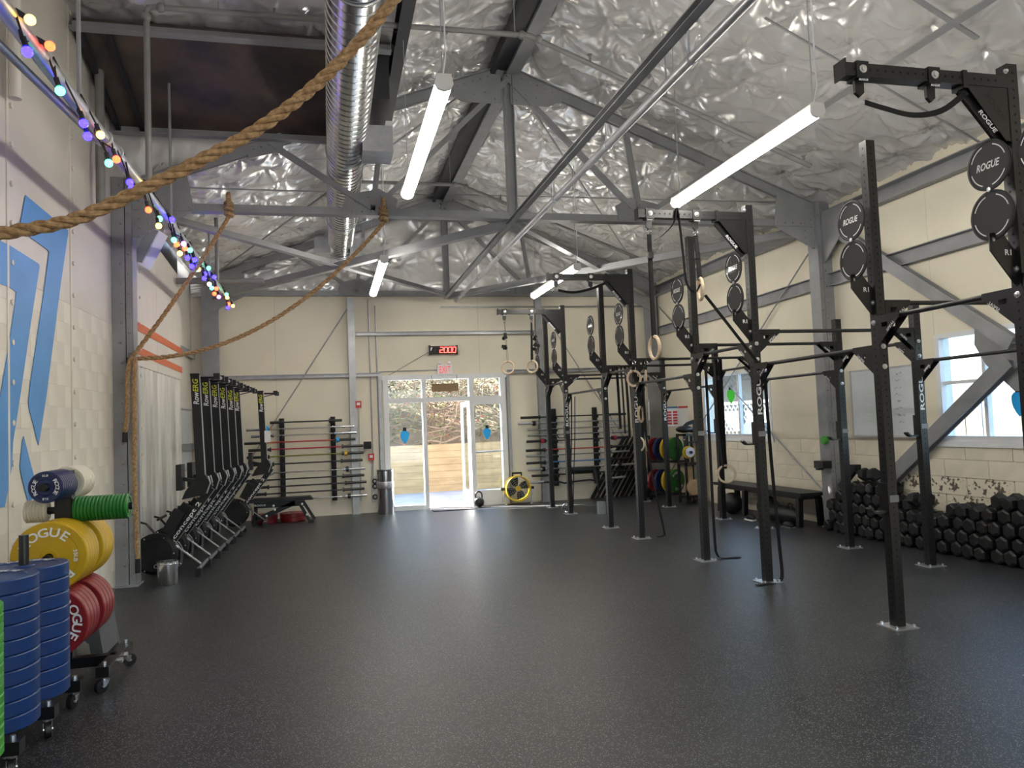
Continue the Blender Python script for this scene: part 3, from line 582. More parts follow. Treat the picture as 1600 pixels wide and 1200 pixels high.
# climbing ropes: three twisted strands each
def sag(p, q, s, n=60):
    p, q = Vector(p), Vector(q); return [p.lerp(q, k/n)-V(0, 0, 4*s*(k/n)*(1-k/n)) for k in range(n+1)]
def resample(P, step):
    out = [P[0]]; acc = 0
    for a, b in zip(P, P[1:]):
        L_ = (b-a).length; t = step-acc
        while t <= L_: out.append(a.lerp(b, t/L_)); t += step
        acc = (L_-(t-step)) 
    return out
def rope(label, runs, r=.025, ends=(), knot=None):
    t = thing('climbing_rope', label, 'rope', tuple(runs[0][0]), 'climbing ropes pulled to the left column')
    for run in runs:
        P = resample([Vector(p) for p in run], .022)
        for k in range(3):
            path = []; a = None
            for i in range(len(P)):
                d = (P[min(i+1, len(P)-1)]-P[max(i-1, 0)]).normalized()
                if a is None: a = d.cross(V(.3, .4, .86)).normalized()
                else: a = (a-d*a.dot(d)).normalized()
                b = d.cross(a); th = 2*PI*(i*.022/.21)+2*PI*k/3; path.append(P[i]+a*(r*.56*math.cos(th))+b*(r*.56*math.sin(th)))
            M().tube(path, r*.53, 8).build('strand', 'rope', t, True)
    for p, q_ in ends: M().cyl(p, q_, r*1.1, 10).build('taped_end', 'black_matte', t, True)
    if knot:
        c = Vector(knot); q = M()
        for dz, R in ((.06, .055), (.0, .06), (-.06, .055)): q.torus(c+V(0, 0, dz), (.25, .2, 1), R*.62, .026, 16, 8)
        q.torus(c+V(0, -.02, .10), (1, 0, 0), .075, .024, 18, 8); q.build('knot', 'rope', t, True)
hk = V(-2.08, 9.0, 2.47)
k1, k2 = V(-1.05, 9.10, 4.10), V(.70, 9.06, 4.06)
rope('thin-looking climbing rope tied left on the near truss, running steeply to the hook', [sag(k1, hk+V(.02, -.03, .02), .05), [hk+V(.02, -.03, .02), hk+V(.0, -.04, -.02), V(-2.11, 8.95, 2.30), V(-2.12, 8.95, 1.8), V(-2.14, 8.95, 1.66)]], .024, [(V(-2.14, 8.95, 1.67), V(-2.145, 8.95, 1.56))], k1+V(0, 0, .08))
rope('climbing rope sagging from the truss beside the duct to the left column hook', [sag(k2, hk+V(.05, -.02, .0), .42), [hk+V(.05, -.02, 0), hk+V(.05, -.06, -.04), V(-2.04, 8.94, 2.2), V(-2.05, 8.94, 1.2), V(-2.03, 8.94, .30)]], .024, [(V(-2.03, 8.94, .31), V(-2.03, 8.94, .16))], k2+V(0, 0, .10))
P3 = [at(-60, 375, Y=3.35), at(0, 365, Y=3.35), at(115, 343, Y=3.35), at(230, 292, Y=3.35), at(330, 242, Y=3.35), at(420, 190, Y=3.35), at(520, 108, Y=3.35), at(615, 0, Y=3.35), at(690, -110, Y=3.35)]
def smooth_path(P, n=10):
    out = []
    for i in range(len(P)-1):
        p0, p1, p2, p3 = P[max(i-1, 0)], P[i], P[i+1], P[min(i+2, len(P)-1)]
        for k in range(n):
            t = k/n; out.append(.5*((2*p1)+(p2-p0)*t+(2*p0-5*p1+4*p2-p3)*t*t+(3*p1-p0-3*p2+p3)*t**3))
    return out+[P[-1]]
rope('thick near climbing rope swooping across the top left of the photo', [[V(-2.05, 3.35, 2.42)]+smooth_path(P3)], .027)
h = thing('rope_hook', 'black hook bolted to the left column holding two ropes', 'hook', tuple(hk)); M().box(hk+V(0, .02, -.02), (.10, .06, .06)).build('hook_body', 'black_metal', h); M().box(hk+V(.02, -.012, -.02), (.03, .01, .05)).build('tape', 'white_plastic', h)
# small white wall speaker
s = thing('wall_speaker', 'white wedge wall speaker beside the left column under the truss', 'speaker', tuple(at(228, 385, Y=9.6)))
c = at(229, 386, Y=9.6); Rm = Matrix.Rotation(.45, 3, 'Y') @ Matrix.Rotation(-.5, 3, 'Z')
M().box(c, (.20, .22, .46), Rm).build('cabinet', 'white_plastic', s); M().box(c+Rm @ V(.08, -.105, 0), (.16, .02, .42), Rm).build('grille', 'board_white', s); M().box(c+V(-.16, 0, .1), (.2, .05, .05)).build('bracket', 'white_plastic', s)
# ================================================================== THE RIG
FX, BX, PH, BH, PW = 4.01, 5.85, 3.62, 2.67, .075
RY = [3.62, 4.84, 6.54, 7.76, 9.54, 10.68, 12.6, 13.7]
rig = thing('pull_up_rig', 'long black pull-up rig of two rows of drilled uprights bolted to the floor', 'rig', (4.9, 8.6, 0))
_hm = {}
def holes(h, key):
    if key not in _hm:
        q = M(); z = .06
        while z < h-.03:
            for ax in ((1,0,0), (-1,0,0), (0,1,0), (0,-1,0)):
                c = Vector(ax)*(PW/2+.0006)+V(0, 0, z); a = V(-ax[1], ax[0], 0)
                q.add([c+(a*math.cos(2*PI*k/8)+V(0,0,1)*math.sin(2*PI*k/8))*.0085 for k in range(8)], [tuple(range(8))])
            z += .0508
        _hm[key] = q
    return _hm[key]
def upright(X, Y, h, nm):
    u = M().mm((X-PW/2, Y-PW/2, 0), (X+PW/2, Y+PW/2, h)).build('upright', 'upright_metal', rig, label=nm)
    hq = M(); hq.v = [(a+X, b+Y, c) for a, b, c in holes(h, h).v]; hq.f = holes(h, h).f; hq.build('bolt_holes', 'hole', u, kind='stuff')
    M().mm((X-.10, Y-.10, 0), (X+.10, Y+.10, .009)).build('base_plate', 'alum', u)
    q = M()
    for a in (-.075, .075):
        for b in (-.075, .075): q.cyl((X+a, Y+b, .009), (X+a, Y+b, .028), .011, 8)
    q.build('anchor_bolts', 'bolt', u, kind='stuff'); return u
U = {}
for i, y in enumerate(RY):
    U[('f', i)] = upright(FX, y, PH, 'tall upright in the front row, %s from the camera' % ORD[i])
    U[('b', i)] = upright(BX, y, BH, 'shorter upright in the wall-side row, %s from the camera' % ORD[i])
def bolt(p, ax, u, r=.02):
    M().lathe([(r, 0), (r, .005), (r*.62, .006), (r*.62, .016), (r*.3, .018), (0, .018)], p, ax, 10).build('bolt', 'bolt', u, True)
def gusset(p, d, u, txt=True):
    """plate under a bar end at p, running along d, hanging down"""
    d = Vector(d).normalized(); n = d.cross(V(0,0,1)).normalized()
    for s in (-.034, .034):
        o = p+n*s; q = M(); t = .006; k = .85
        for poly in ([(0, .02), (.26, .02), (.26, -.02), (.2305, -.045), (0, -.045)], [(0, -.045), (.05, -.045), (.05, -.085), (0, -.085)], [(.12, -.045), (.2305, -.045), (.183, -.085), (.12, -.085)], [(0, -.085), (.183, -.085), (0, -.24)]):
            q.prism([(a*k, b*k) for a, b in poly], o, d, (0,0,1), t)   # plate with a real slot
        g = q.build('bar_bracket', 'black_metal', u)
    if txt:
        hd = (d*.26+V(0,0,.22)).normalized()
        for s, ux in ((-.034-.0025, hd), (.034+.006+.0025, hd)):
            nn = n*s; o = p+nn+d*.135+V(0,0,-.073)
            up = V(0,0,1)*hd.dot(d)-d*hd.z
            st = ux if (s < 0) == (n.dot(V(0,-1,0))+n.dot(V(-1,0,0)) < 0) else -ux
            M().text('SPEAL', o, st, up if st == ux else -up, .022, 1.25, .15, .01).build('lettering', 'white_print', g)
def pbar(p, q, ua, ub):
    p, q = Vector(p), Vector(q); d = (q-p).normalized()
    M().cyl(p+d*PW/2, q-d*PW/2, .0175, 14).build('pull_up_bar', 'barblack', rig, True)
    gusset(p+d*(PW/2), d, ua); gusset(q-d*(PW/2), -d, ub)
    sd = d.cross(V(0,0,1))
    for a, u, s in ((p, ua, -1), (q, ub, 1)):
        for dz in (0, -.15): bolt(a+V(0,0,dz)+d*s*PW/2, d*s, u)
for i, y in enumerate(RY): pbar((FX, y, 2.39), (BX, y, 2.39), U[('f', i)], U[('b', i)])
for i in range(7):
    z = 2.27 if i % 2 == 0 else 2.06
    for X, k in ((FX, 'f'), (BX, 'b')): pbar((X, RY[i], z), (X, RY[i+1], z), U[(k, i)], U[(k, i+1)])
# ball targets on the front posts
def target(X, Y, u, nm):
    xc = X-.18; t = M(); z1, z2, R = 3.01, 2.71, .150
    g = M(); g.prism([(xc-.035, 2.60), (xc+.05, 2.62), (X-PW/2+.002, 2.50), (X-PW/2+.002, 2.30), (X-PW/2-.015, 2.30), (xc-.035, 2.50)], (0, Y+.004, 0), (1,0,0), (0,0,1), .008)
    t = g.build('ball_target', 'black_metal', rig, label=nm)
    for z in (z1, z2):
        M().lathe([(R, 0), (R, .010), (R-.012, .012), (R-.014, .009), (0, .009)], (xc+.006, Y, z), (-1,0,0), 40).build('target_disc', 'target_black', t, True)
        for a0 in (.35, 1.9, 3.6, 5.1):
            q = M(); n = 9; vs = []
            for k in range(n):
                a = a0+.95*k/(n-1)
                for r_ in (.118, .125): vs.append((xc-.0045, Y+r_*math.cos(a), z+r_*math.sin(a)))
            q.add(vs, [(2*k, 2*k+1, 2*k+3, 2*k+2) for k in range(n-1)]); q.build('target_arc', 'white_print', t)
        M().lathe([(.014, 0), (.014, .01), (0, .012)], (xc-.004, Y, z-R+.005), (-1,0,0), 8).build('bolt', 'bolt', t, True)
    M().text('ROGUE', (xc-.0055, Y, z1), (0,-1,0), (0,0,1), .045, 1, .25, .025, .155).build('lettering', 'white_print', t)
    M().text('R1', (xc+.09, Y-.0055, 2.49), (1,0,0), (0,0,1), .035, 1.1, 0, .02).build('lettering', 'white_print', t)
for i, y in enumerate(RY): target(FX, y, U[('f', i)], 'double round ball target on the front row, %s from the camera' % ORD[i])
target(FX+.02, 3.30, U[('f', 0)], 'double round ball target at the very right edge of the photo')
M().mm((FX-PW/2, 3.26, 2.28), (FX+PW/2, 3.59, 2.36)).build('target_strut', 'black_metal', U[('f', 0)])
# flying arms
ARM_X0 = 2.86
def arm(i):
    y = RY[i]; z = 3.51; u = U[('f', i)]
    a = M().mm((ARM_X0, y-PW/2, z-PW/2), (FX-PW/2, y+PW/2, z+PW/2)).build('flying_arm', 'upright_metal', rig, label='overhead arm reaching from the %s front upright' % ORD[i])
    M().mm((ARM_X0-.008, y-.05, z-.05), (ARM_X0, y+.05, z+.055)).build('end_plate', 'black_metal', a)
    q = M(); X = ARM_X0+.06
    while X < FX-.1:
        c = V(X, y-PW/2-.0008, z); q.add([c+V(math.cos(2*PI*k/8), 0, math.sin(2*PI*k/8))*.0085 for k in range(8)], [tuple(range(8))]); X += .0508
    q.build('bolt_holes', 'hole', a, kind='stuff')
    for s in (-.034, .028): M().prism([(FX-.34, z-.03), (FX-PW/2, z-.03), (FX-PW/2, z-.36), (FX-.075, z-.36)], (0, y+s+.006, 0), (1,0,0), (0,0,1), .006).build('arm_gusset', 'black_metal', a)
    M().mm((FX-.36, y-.045, z-.06), (FX-.33, y+.045, z+.045)).build('collar', 'black_metal', a)
    M().bar((FX-.34, y, z-.05), (FX-.055, y, z-.37), .08, .02, (0,1,0)).build('arm_brace', 'black_metal', a)
    M().text('ROGUE', (FX-.135, y-.0355, z-.16), V(.62, 0, -.78), V(.78, 0, .62), .035, 1, .2, .02, .19).build('lettering', 'black_matte', a)
    M().text('ROGUE', (FX-.21, y-.047, z-.255), V(.66, 0, -.75), V(.75, 0, .66), .030, 1, .2, .02, .16).build('lettering', 'white_print', a)
    for X in (ARM_X0+.11, ARM_X0+.59):
        M().mm((X-.04, y-.045, z-.05), (X+.04, y+.045, z+.047)).build('clevis', 'black_metal', a); M().prism([(X-.03, z-.05), (X+.03, z-.05), (X+.028, z-.12), (X, z-.145), (X-.028, z-.12)], (0, y+.01, 0), (1,0,0), (0,0,1), .02).build('clevis_eye', 'black_metal', a)
        M().text('ROGUE', (X, y-.0465, z-.062), (1,0,0), (0,0,1), .012, 1.1, .2, .02).build('lettering', 'white_print', a)
        bolt((X, y-.045, z), (0,-1,0), a, .024)
    bolt((FX-.05, y-PW/2, z+.06), (0,-1,0), u, .015)
for i in (0, 2, 4, 6): arm(i)
# brand lettering on uprights
for k, i, z in (('f', 2, 1.80), ('b', 2, 1.78), ('f', 4, 1.75), ('b', 6, 1.75), ('f', 6, 1.72), ('b', 0, 1.75)):
    X = FX if k == 'f' else BX; M().text('ROGUE', (X-.004, RY[i]-PW/2-.0012, z), (0,0,1), (-1,0,0), .050, 1, .0, .02, .42).build('lettering', 'white_print', U[(k, i)])
# rack hooks (lift off, so things of their own)
def jcup(X, Y, z, lb, dirx=-1, diry=0):
    t = thing('rack_hook', lb, 'rack hook', (X, Y, z-.1), 'black hooks on the rig uprights'); d = V(dirx, diry, 0)
    w = V(-d.y, d.x, 0)
    M().bar(V(X, Y, z-.1)+d*.045, V(X, Y, z+.12)+d*.045, .10, .012, d).build('back_plate', 'black_metal', t)
    M().mm((X-PW/2-.006, Y-PW/2-.006, z-.02), (X+PW/2+.006, Y+PW/2+.006, z+.03)).build('wrap', 'pipe_grey', t)
    M().bar(V(X, Y, z-.09)+d*.045, V(X, Y, z-.09)+d*.15, .06, .016).build('shelf', 'black_metal', t); M().bar(V(X, Y, z-.09)+d*.15, V(X, Y, z-.055)+d*.19, .06, .014).build('lip', 'black_metal', t)
jcup(BX, RY[2], 1.40, 'rack hook at chest height on the wall-side upright by the whiteboard'); jcup(BX, RY[3], 1.35, 'rack hook on the wall-side upright in front of the green plate')
jcup(FX, RY[1], .93, 'low rack hook on the nearest full upright in front of the dumbbells'); jcup(FX, RY[2], 1.40, 'rack hook on the front upright beside the far window')
jcup(FX, RY[3], 1.40, 'rack hook on the front upright left of the far window', -1); jcup(FX, RY[6], 1.4, 'small far rack hook beside the right barbell rack'); jcup(BX, RY[5], 1.42, 'rack hook on the upright behind the strap bundle')
# gymnastic rings on straps
def gring(lb, top, c, R=.10, ax=(.6, .8, 0), two=True, junk=False):
    top, c = Vector(top), Vector(c); t = thing('gymnastic_ring', lb, 'ring', tuple(c-V(0,0,R)), 'wooden gymnastic rings')
    ax = Vector(ax).normalized(); M().torus(c, ax, R, .016, 32, 10).build('wooden_ring', 'wood_ring', t, True)
    w = ax.cross(V(0,0,1)).normalized(); 
    M().torus(top+V(0,0,-.02), (1,.3,0), .028, .006, 14, 6).build('carabiner', 'chrome', t, True)
    for s in (-.012, .012): M().ribbon([top+V(s*.3,0,-.05), c+V(0,0,R+.02)+w*s, c+V(0,0,R-.016)+w*s*.3], .038, ax, .004).build('strap', 'strap', t)
    M().box(top+V(0,-.01,-.25), (.05, .03, .06)).build('buckle', 'black_metal', t); return t
y = RY[2]; gring('wooden ring low on its strap under the near flying arm tip', (2.97, y, 3.37), (2.97, y, 2.25), .105, (1, .03, 0))
gring('wooden ring seen edge-on high beside the near front upright', (3.45, y, 3.37), (3.46, y-.02, 2.80), .10, (.93, -.25, 0))
y = RY[6]; a = gring('wooden ring under the tip of the farthest flying arm', (2.97, y, 3.37), (3.0, y, 2.55), .105, (.25, .97, 0)); b_ = gring('wooden ring right of another under the farthest flying arm', (3.45, y, 3.37), (3.43, y, 2.56), .105, (.75, .66, 0))
for X in (2.93, 3.50):
    q = M()
    for k in range(6): q.box((X+RND.uniform(-.05, .05), y+RND.uniform(-.03, .03), 2.95+RND.uniform(-.09, .13)), (.05, .03, .05), Matrix.Rotation(RND.uniform(0, 3), 3, 'Y'))
    q.build('strap_tangle', 'strap', a if X < 3 else b_, kind='stuff')
y = RY[4]-.10
gring('wooden ring at bar height on the third arm upright, left of its twin', (FX-.03, y, 2.36), (FX-.05, y-.02, 2.13), .10, (.8, .6, 0)); gring('wooden ring turned away behind its twin at bar height', (FX+.14, y, 2.36), (FX+.13, y, 2.13), .10, (.9, -.4, 0))
gring('wooden ring hanging mid-height against the third arm upright', (FX+.03, y, 2.2), (FX+.03, y, 1.65), .10, (.75, -.66, 0))
y = RY[6]-.02; gring('wooden ring edge-on in front of the stacked coloured plates', (5.25, y, 2.36), (5.33, y, 1.14), .12, (.93, .35, 0)); gring('wooden ring facing left in front of the coloured plates', (5.45, y, 2.36), (5.47, y, 1.14), .12, (.85, -.5, 0))
y = RY[4]-.04; rb_ = gring('big wooden ring low on the thick black strap bundle', (5.23, y, 2.36), (5.27, y-.03, .79), .115, (.35, .93, 0))
q = M()
for k in range(7): q.ribbon([(5.20+.014*k, y+RND.uniform(-.03, .03), 2.37), (5.18+.018*k, y+RND.uniform(-.04, .04), 1.6), (5.22+.012*k, y+RND.uniform(-.03, .03), .86)], .045, (RND.uniform(-.5,.5), 1, 0), .006)
q.build('strap_bundle', 'strap', rb_)
# loose straps and bands
def strap(lb, path, w=.04, wid=(0,1,0), t=.005): return M().ribbon(smooth_path([Vector(p) for p in path], 8), w, wid, t).top('strap', 'strap', lb, 'strap', 'black straps on the rig')
y = RY[2]
strap('black strap looped over the near arm and drooping between its clevises', [(3.0, y-.05, 3.25), (3.08, y-.06, 3.3), (3.2, y-.06, 3.42), (3.24, y-.05, 3.57), (3.26, y-.06, 3.4), (3.28, y-.06, 3.1), (3.30, y-.06, 2.85), (3.38, y-.06, 2.76), (3.44, y-.06, 2.84)])
strap('black strap running diagonally from the edge-on ring down to the bar', [(3.50, y-.03, 2.74), (3.75, y-.06, 2.40), (3.95, y-.08, 2.13), (4.03, y-.08, 2.02)], .05)
strap('long black strap down the near arm upright trailing on the floor', [(4.09, y-.02, 1.98), (4.10, y-.03, 1.2), (4.13, y-.04, .35), (4.14, y-.04, .06), (4.08, y-.06, .008), (3.95, y-.10, .008), (3.82, y-.12, .008)], .05, [(0,1,0)]*49)
y = RY[3]; strap('long black strap beside the second front pair curling right on the floor', [(4.13, y, 2.36), (4.13, y, 1.2), (4.14, y+.02, .25), (4.16, y+.02, .05), (4.22, y+.0, .008), (4.34, y-.02, .008), (4.42, y-.02, .008)], .055, [(0,1,0)]*49)
y = RY[4]; strap('black strap hanging by the third arm upright with its tail on the floor', [(4.10, y-.06, 2.0), (4.12, y-.05, 1.4), (4.22, y-.02, .7), (4.33, y, .12), (4.34, y, .03), (4.30, y, .008), (4.24, y, .008)], .06, [(0,1,0)]*49)
y = RY[0]; strap('black strap slung slack under the nearest flying arm', [(2.99, y-.02, 3.33), (3.10, y-.03, 3.30), (3.3, y-.03, 3.27), (3.5, y-.03, 3.31), (3.68, y-.03, 3.43)], .035, (0,.3,1))
y = RY[4]; strap('black strap slung slack under the third flying arm', [(2.99, y-.02, 3.33), (3.2, y-.03, 3.30), (3.45, y-.03, 3.35), (3.66, y-.03, 3.43)], .035, (0,.3,1))
for X, lb in ((4.21, 'thin'), (4.15, 'thick')): strap('%s black band hanging behind the farthest front upright' % lb, [(X-.05, RY[6]-.05, 2.02), (X-.08, RY[6]-.04, 1.3), (X-.13, RY[6]-.03, .6), (X-.16, RY[6]-.03, .12)], .035 if lb == 'thin' else .05)
M().torus((3.98, RY[6]+.12, .09), (.3, .95, 0), .07, .018, 20, 8).top('chrome_collar', 'chrome', 'chrome ring lying at the foot of the farthest arm upright', 'collar', None, True)
for k in range(6):
    X = 4.2+.07*k; strap('black resistance band hung on the far cross bar, %s from the left' % ORD[k], [(X, RY[5]-.05+.01*k, 2.38), (X+.01, RY[5]-.05, 1.9), (X+.02, RY[5]-.04, 1.45-.07*(k % 3))], .05, (RND.uniform(-.4, .4), 1, 0), .01)
# ================================================================== LEFT SIDE
def plate_prof(R, t, hub=.05, hole=.026):
    e = .006
    return [(hole, 0), (hub, 0), (hub+.006, .006), (R*.74, .006), (R*.77, .0), (R-e, 0), (R, e), (R, t-e), (R-e, t), (R*.77, t), (R*.74, t-.006), (hub+.006, t-.006), (hub, t), (hole, t)]
_pm = {}
def plate(lb, c, ax, R, t, mat, group, txt=None, name='weight_plate', tmat='white_print', tall=None):
    """plate with its front face at c, thickness running along ax"""
    key = (R, t, mat, tuple(ax)); c = Vector(c); ax = Vector(ax)
    if key not in _pm:
        o = M().ring(plate_prof(R, t, min(.05, R*.5)), (0,0,0), ax, 44).build(name, mat, None, True); _pm[key] = o.data
    else: o = bpy.data.objects.new(name, _pm[key]); COL.objects.link(o)
    o.location = c; tag(o, lb, 'plate', group)
    if txt:
        q = M(); fr = c-ax*.0012; uy = V(0,0,1) if abs(ax.z) < .5 else V(0,1,0); ux = (-ax).cross(uy)*-1
        for (s, a0, step, h, rr) in txt: M().arctext(s, fr, ux, uy, rr, h, a0, step, 1.15, .02).build('lettering', tmat, o)
    return o
TX, TY = -1.74, 5.70
tr_ = thing('plate_tree', 'black wheeled plate tree loaded with yellow, red, navy and green plates', 'rack', (TX, TY, 0))
M().mm((TX-.05, TY-.04, .13), (TX+.05, TY+.04, 1.40)).build('post', 'black_metal', tr_)
def peg(p, q): M().cyl(p, q, .0245, 14).build('peg', 'black_metal', tr_, True)
for z in (1.315, .865, .45): peg((TX, TY-.42 if z > 1 else TY-.36, z), (TX, TY+.42, z))
peg((TX-.24, TY, 1.14), (TX+.42, TY, 1.14))
bm_ = V(-1.42, 5.66, .135)
M().mm((-1.47, 5.36, .10), (-1.395, 5.98, .165)).build('base_beam', 'black_metal', tr_); M().mm((-2.12, 5.36, .10), (-2.05, 5.98, .165)).build('base_beam', 'black_metal', tr_); M().mm((-2.08, 5.64, .10), (-1.43, 5.71, .165)).build('cross_beam', 'black_metal', tr_)
for p in ((-1.432, 5.41, .165), (-1.432, 5.93, .165)): M().cyl(p, V(*p)+V(0,0,.022), .013, 8).build('bolt', 'bolt', tr_)
for y in (5.62, 5.74): M().cyl((-1.395, y, .132), (-1.375, y, .132), .018, 8).build('bolt', 'bolt', tr_)
def caster(par, x, y, top, a):
    d = V(math.cos(a), math.sin(a), 0); n = V(-d.y, d.x, 0); c = V(x, y, .042)+d*.022
    f = M().mm((x-.028, y-.028, top-.010), (x+.028, y+.028, top)); f.cyl((x, y, top-.022), (x, y, top-.010), .022, 12)
    for s in (-.021, .021): f.prism([(-.028, top-.022-.042), (.026, top-.022-.042), (.022, .0), (.012, -.008), (.0, -.004)], V(x, y, .042)+n*s, d, (0,0,1), .003)
    cst = f.build('caster', 'chrome', par); M().ring([(.042, -.014), (.042, .014), (.034, .016), (.012, .016), (.012, -.016), (.034, -.016)], c, n, 22).build('wheel', 'black_rubber', cst, True); M().cyl(c-n*.024, c+n*.024, .007, 8).build('axle', 'bolt', cst)
for x, y, a in ((-1.432, 5.40, -2.2), (-1.432, 5.94, .6), (-2.085, 5.40, 1.), (-2.085, 5.94, 2.)): caster(tr_, x, y, .10, a)
G = 'plates on the plate tree'
for k in range(5): plate('yellow bumper plate on the front of the tree, %s from the front' % ORD[k], (TX, TY-.045-.052*(5-k), .87), (0,1,0), .222, .050, 'yellow_plate', G, [('ROGUE', 2.62, .42, .058, .158), ('ROGUE', -.80, .42, .058, .158), ('35LB', .22, .13, .024, .155)] if k == 0 else None)
for k in range(5): plate('yellow bumper plate on the back of the tree, %s behind the post' % ORD[k], (TX, TY+.05+.052*k, .87), (0,1,0), .222, .050, 'yellow_plate', G)
for k in range(4): plate('red bumper plate on the front of the tree, %s from the front' % ORD[k], (TX, TY-.045-.066*(4-k), .455), (0,1,0), .222, .064, 'red_plate', G, [('ROGUE', .86, .36, .056, .160), ('ROGUE', 3.9, .36, .056, .160)] if k == 0 else None)
for k in range(4): plate('red bumper plate on the back of the tree, %s behind the post' % ORD[k], (TX, TY+.05+.066*k, .455), (0,1,0), .222, .064, 'red_plate', G)
for k in range(9): plate('small navy plate at the top of the tree, %s from the front' % ORD[k], (TX, TY-.05-.034*(9-k), 1.315), (0,1,0), .100, .033, 'navy_plate', G, [('ROGUE', 3.72, .30, .024, .068), ('ROGUE', .58, .30, .024, .068), ('5LB', 1.75, .17, .013, .074), ('5LB', -1.4, .17, .013, .074)] if k == 0 else None)
for k in range(8): plate('cream small plate at the top back of the tree, %s behind the post' % ORD[k], (TX, TY+.05+.030*k, 1.315), (0,1,0), .112, .029, 'white_plate', G)
for k in range(15): plate('thin green plate on the right peg of the tree, %s from the post' % ORD[k], (TX+.065+.0222*k, TY, 1.14), (1,0,0), .085, .0215, 'green_plate', G)
for k in range(7): plate('thin cream plate on the left peg of the tree, %s from the post' % ORD[k], (TX-.10-.0185*k, TY, 1.14), (-1,0,0), .075, .018, 'white_plate', G)
# stacking dolly with three piles
dl = thing('plate_dolly', 'black wheeled dolly under the tall blue and green plate piles', 'dolly', (-1.75, 4.5, 0))
M().mm((-1.80, 3.75, .10), (-1.70, 5.22, .165)).build('spine_beam', 'black_metal', dl)
SY = (4.95, 4.48, 4.02)
for y in (5.16, 4.72, 4.24): M().mm((-2.0, y-.038, .10), (-1.49, y+.038, .165)).build('cross_beam', 'black_metal', dl); M().cyl((-1.53, y, .165), (-1.53, y, .187), .013, 8).build('bolt', 'bolt', dl); caster(dl, -1.535, y, .10, RND.uniform(-3, 3)); caster(dl, -1.96, y, .10, RND.uniform(-3, 3))
for y, h in zip(SY, (1.07, .98, .9)): M().cyl((-1.725, y, .16), (-1.725, y, h), .026, 16).build('stack_post', 'barblack', dl, True)
for y, n_, t, mat, wd, nm in ((SY[0], 9, .0815, 'blue_plate', 'blue bumper plate in the taller pile beside the yellow plates', 0), (SY[1], 10, .0752, 'blue_plate', 'blue bumper plate in the pile nearer the left edge', 1), (SY[2], 15, .046, 'green_bright', 'green bumper plate in the pile cut by the left edge', 2)):
    for k in range(n_): plate('%s, %s from the bottom' % (wd, ORD[k]), (-1.725, y, .168+t*k+(t-.002)), (0,0,-1), .225, t-.002, mat, 'plates piled on the dolly', [('ROGUE', 2.3, .32, .05, .165)] if k == n_-1 else None)
# grey step stool behind the tree
s = thing('step_stool', 'grey plastic step stool behind the red plates', 'stool', (-1.83, 6.42, 0))
M().prism([(-2.03, 0), (-1.95, 0), (-1.93, .12), (-1.87, .16), (-1.79, .16), (-1.74, .12), (-1.72, 0), (-1.64, 0), (-1.70, .40), (-1.97, .40)], (0, 6.22, 0), (1,0,0), (0,0,1), .03).build('side_panel', 'grey_plastic', s); M().prism([(-2.03, 0), (-1.95, 0), (-1.93, .12), (-1.87, .16), (-1.79, .16), (-1.74, .12), (-1.72, 0), (-1.64, 0), (-1.70, .40), (-1.97, .40)], (0, 6.62, 0), (1,0,0), (0,0,1), .03).build('side_panel', 'grey_plastic', s)
M().mm((-1.99, 6.17, .40), (-1.68, 6.64, .43)).build('step_top', 'grey_plastic', s); M().hexa([(-1.67, 6.2, .02), (-1.645, 6.2, .02), (-1.645, 6.6, .02), (-1.67, 6.6, .02)], [(-1.72, 6.2, .40), (-1.695, 6.2, .40), (-1.695, 6.6, .40), (-1.72, 6.6, .40)]).build('front_panel', 'grey_plastic', s)
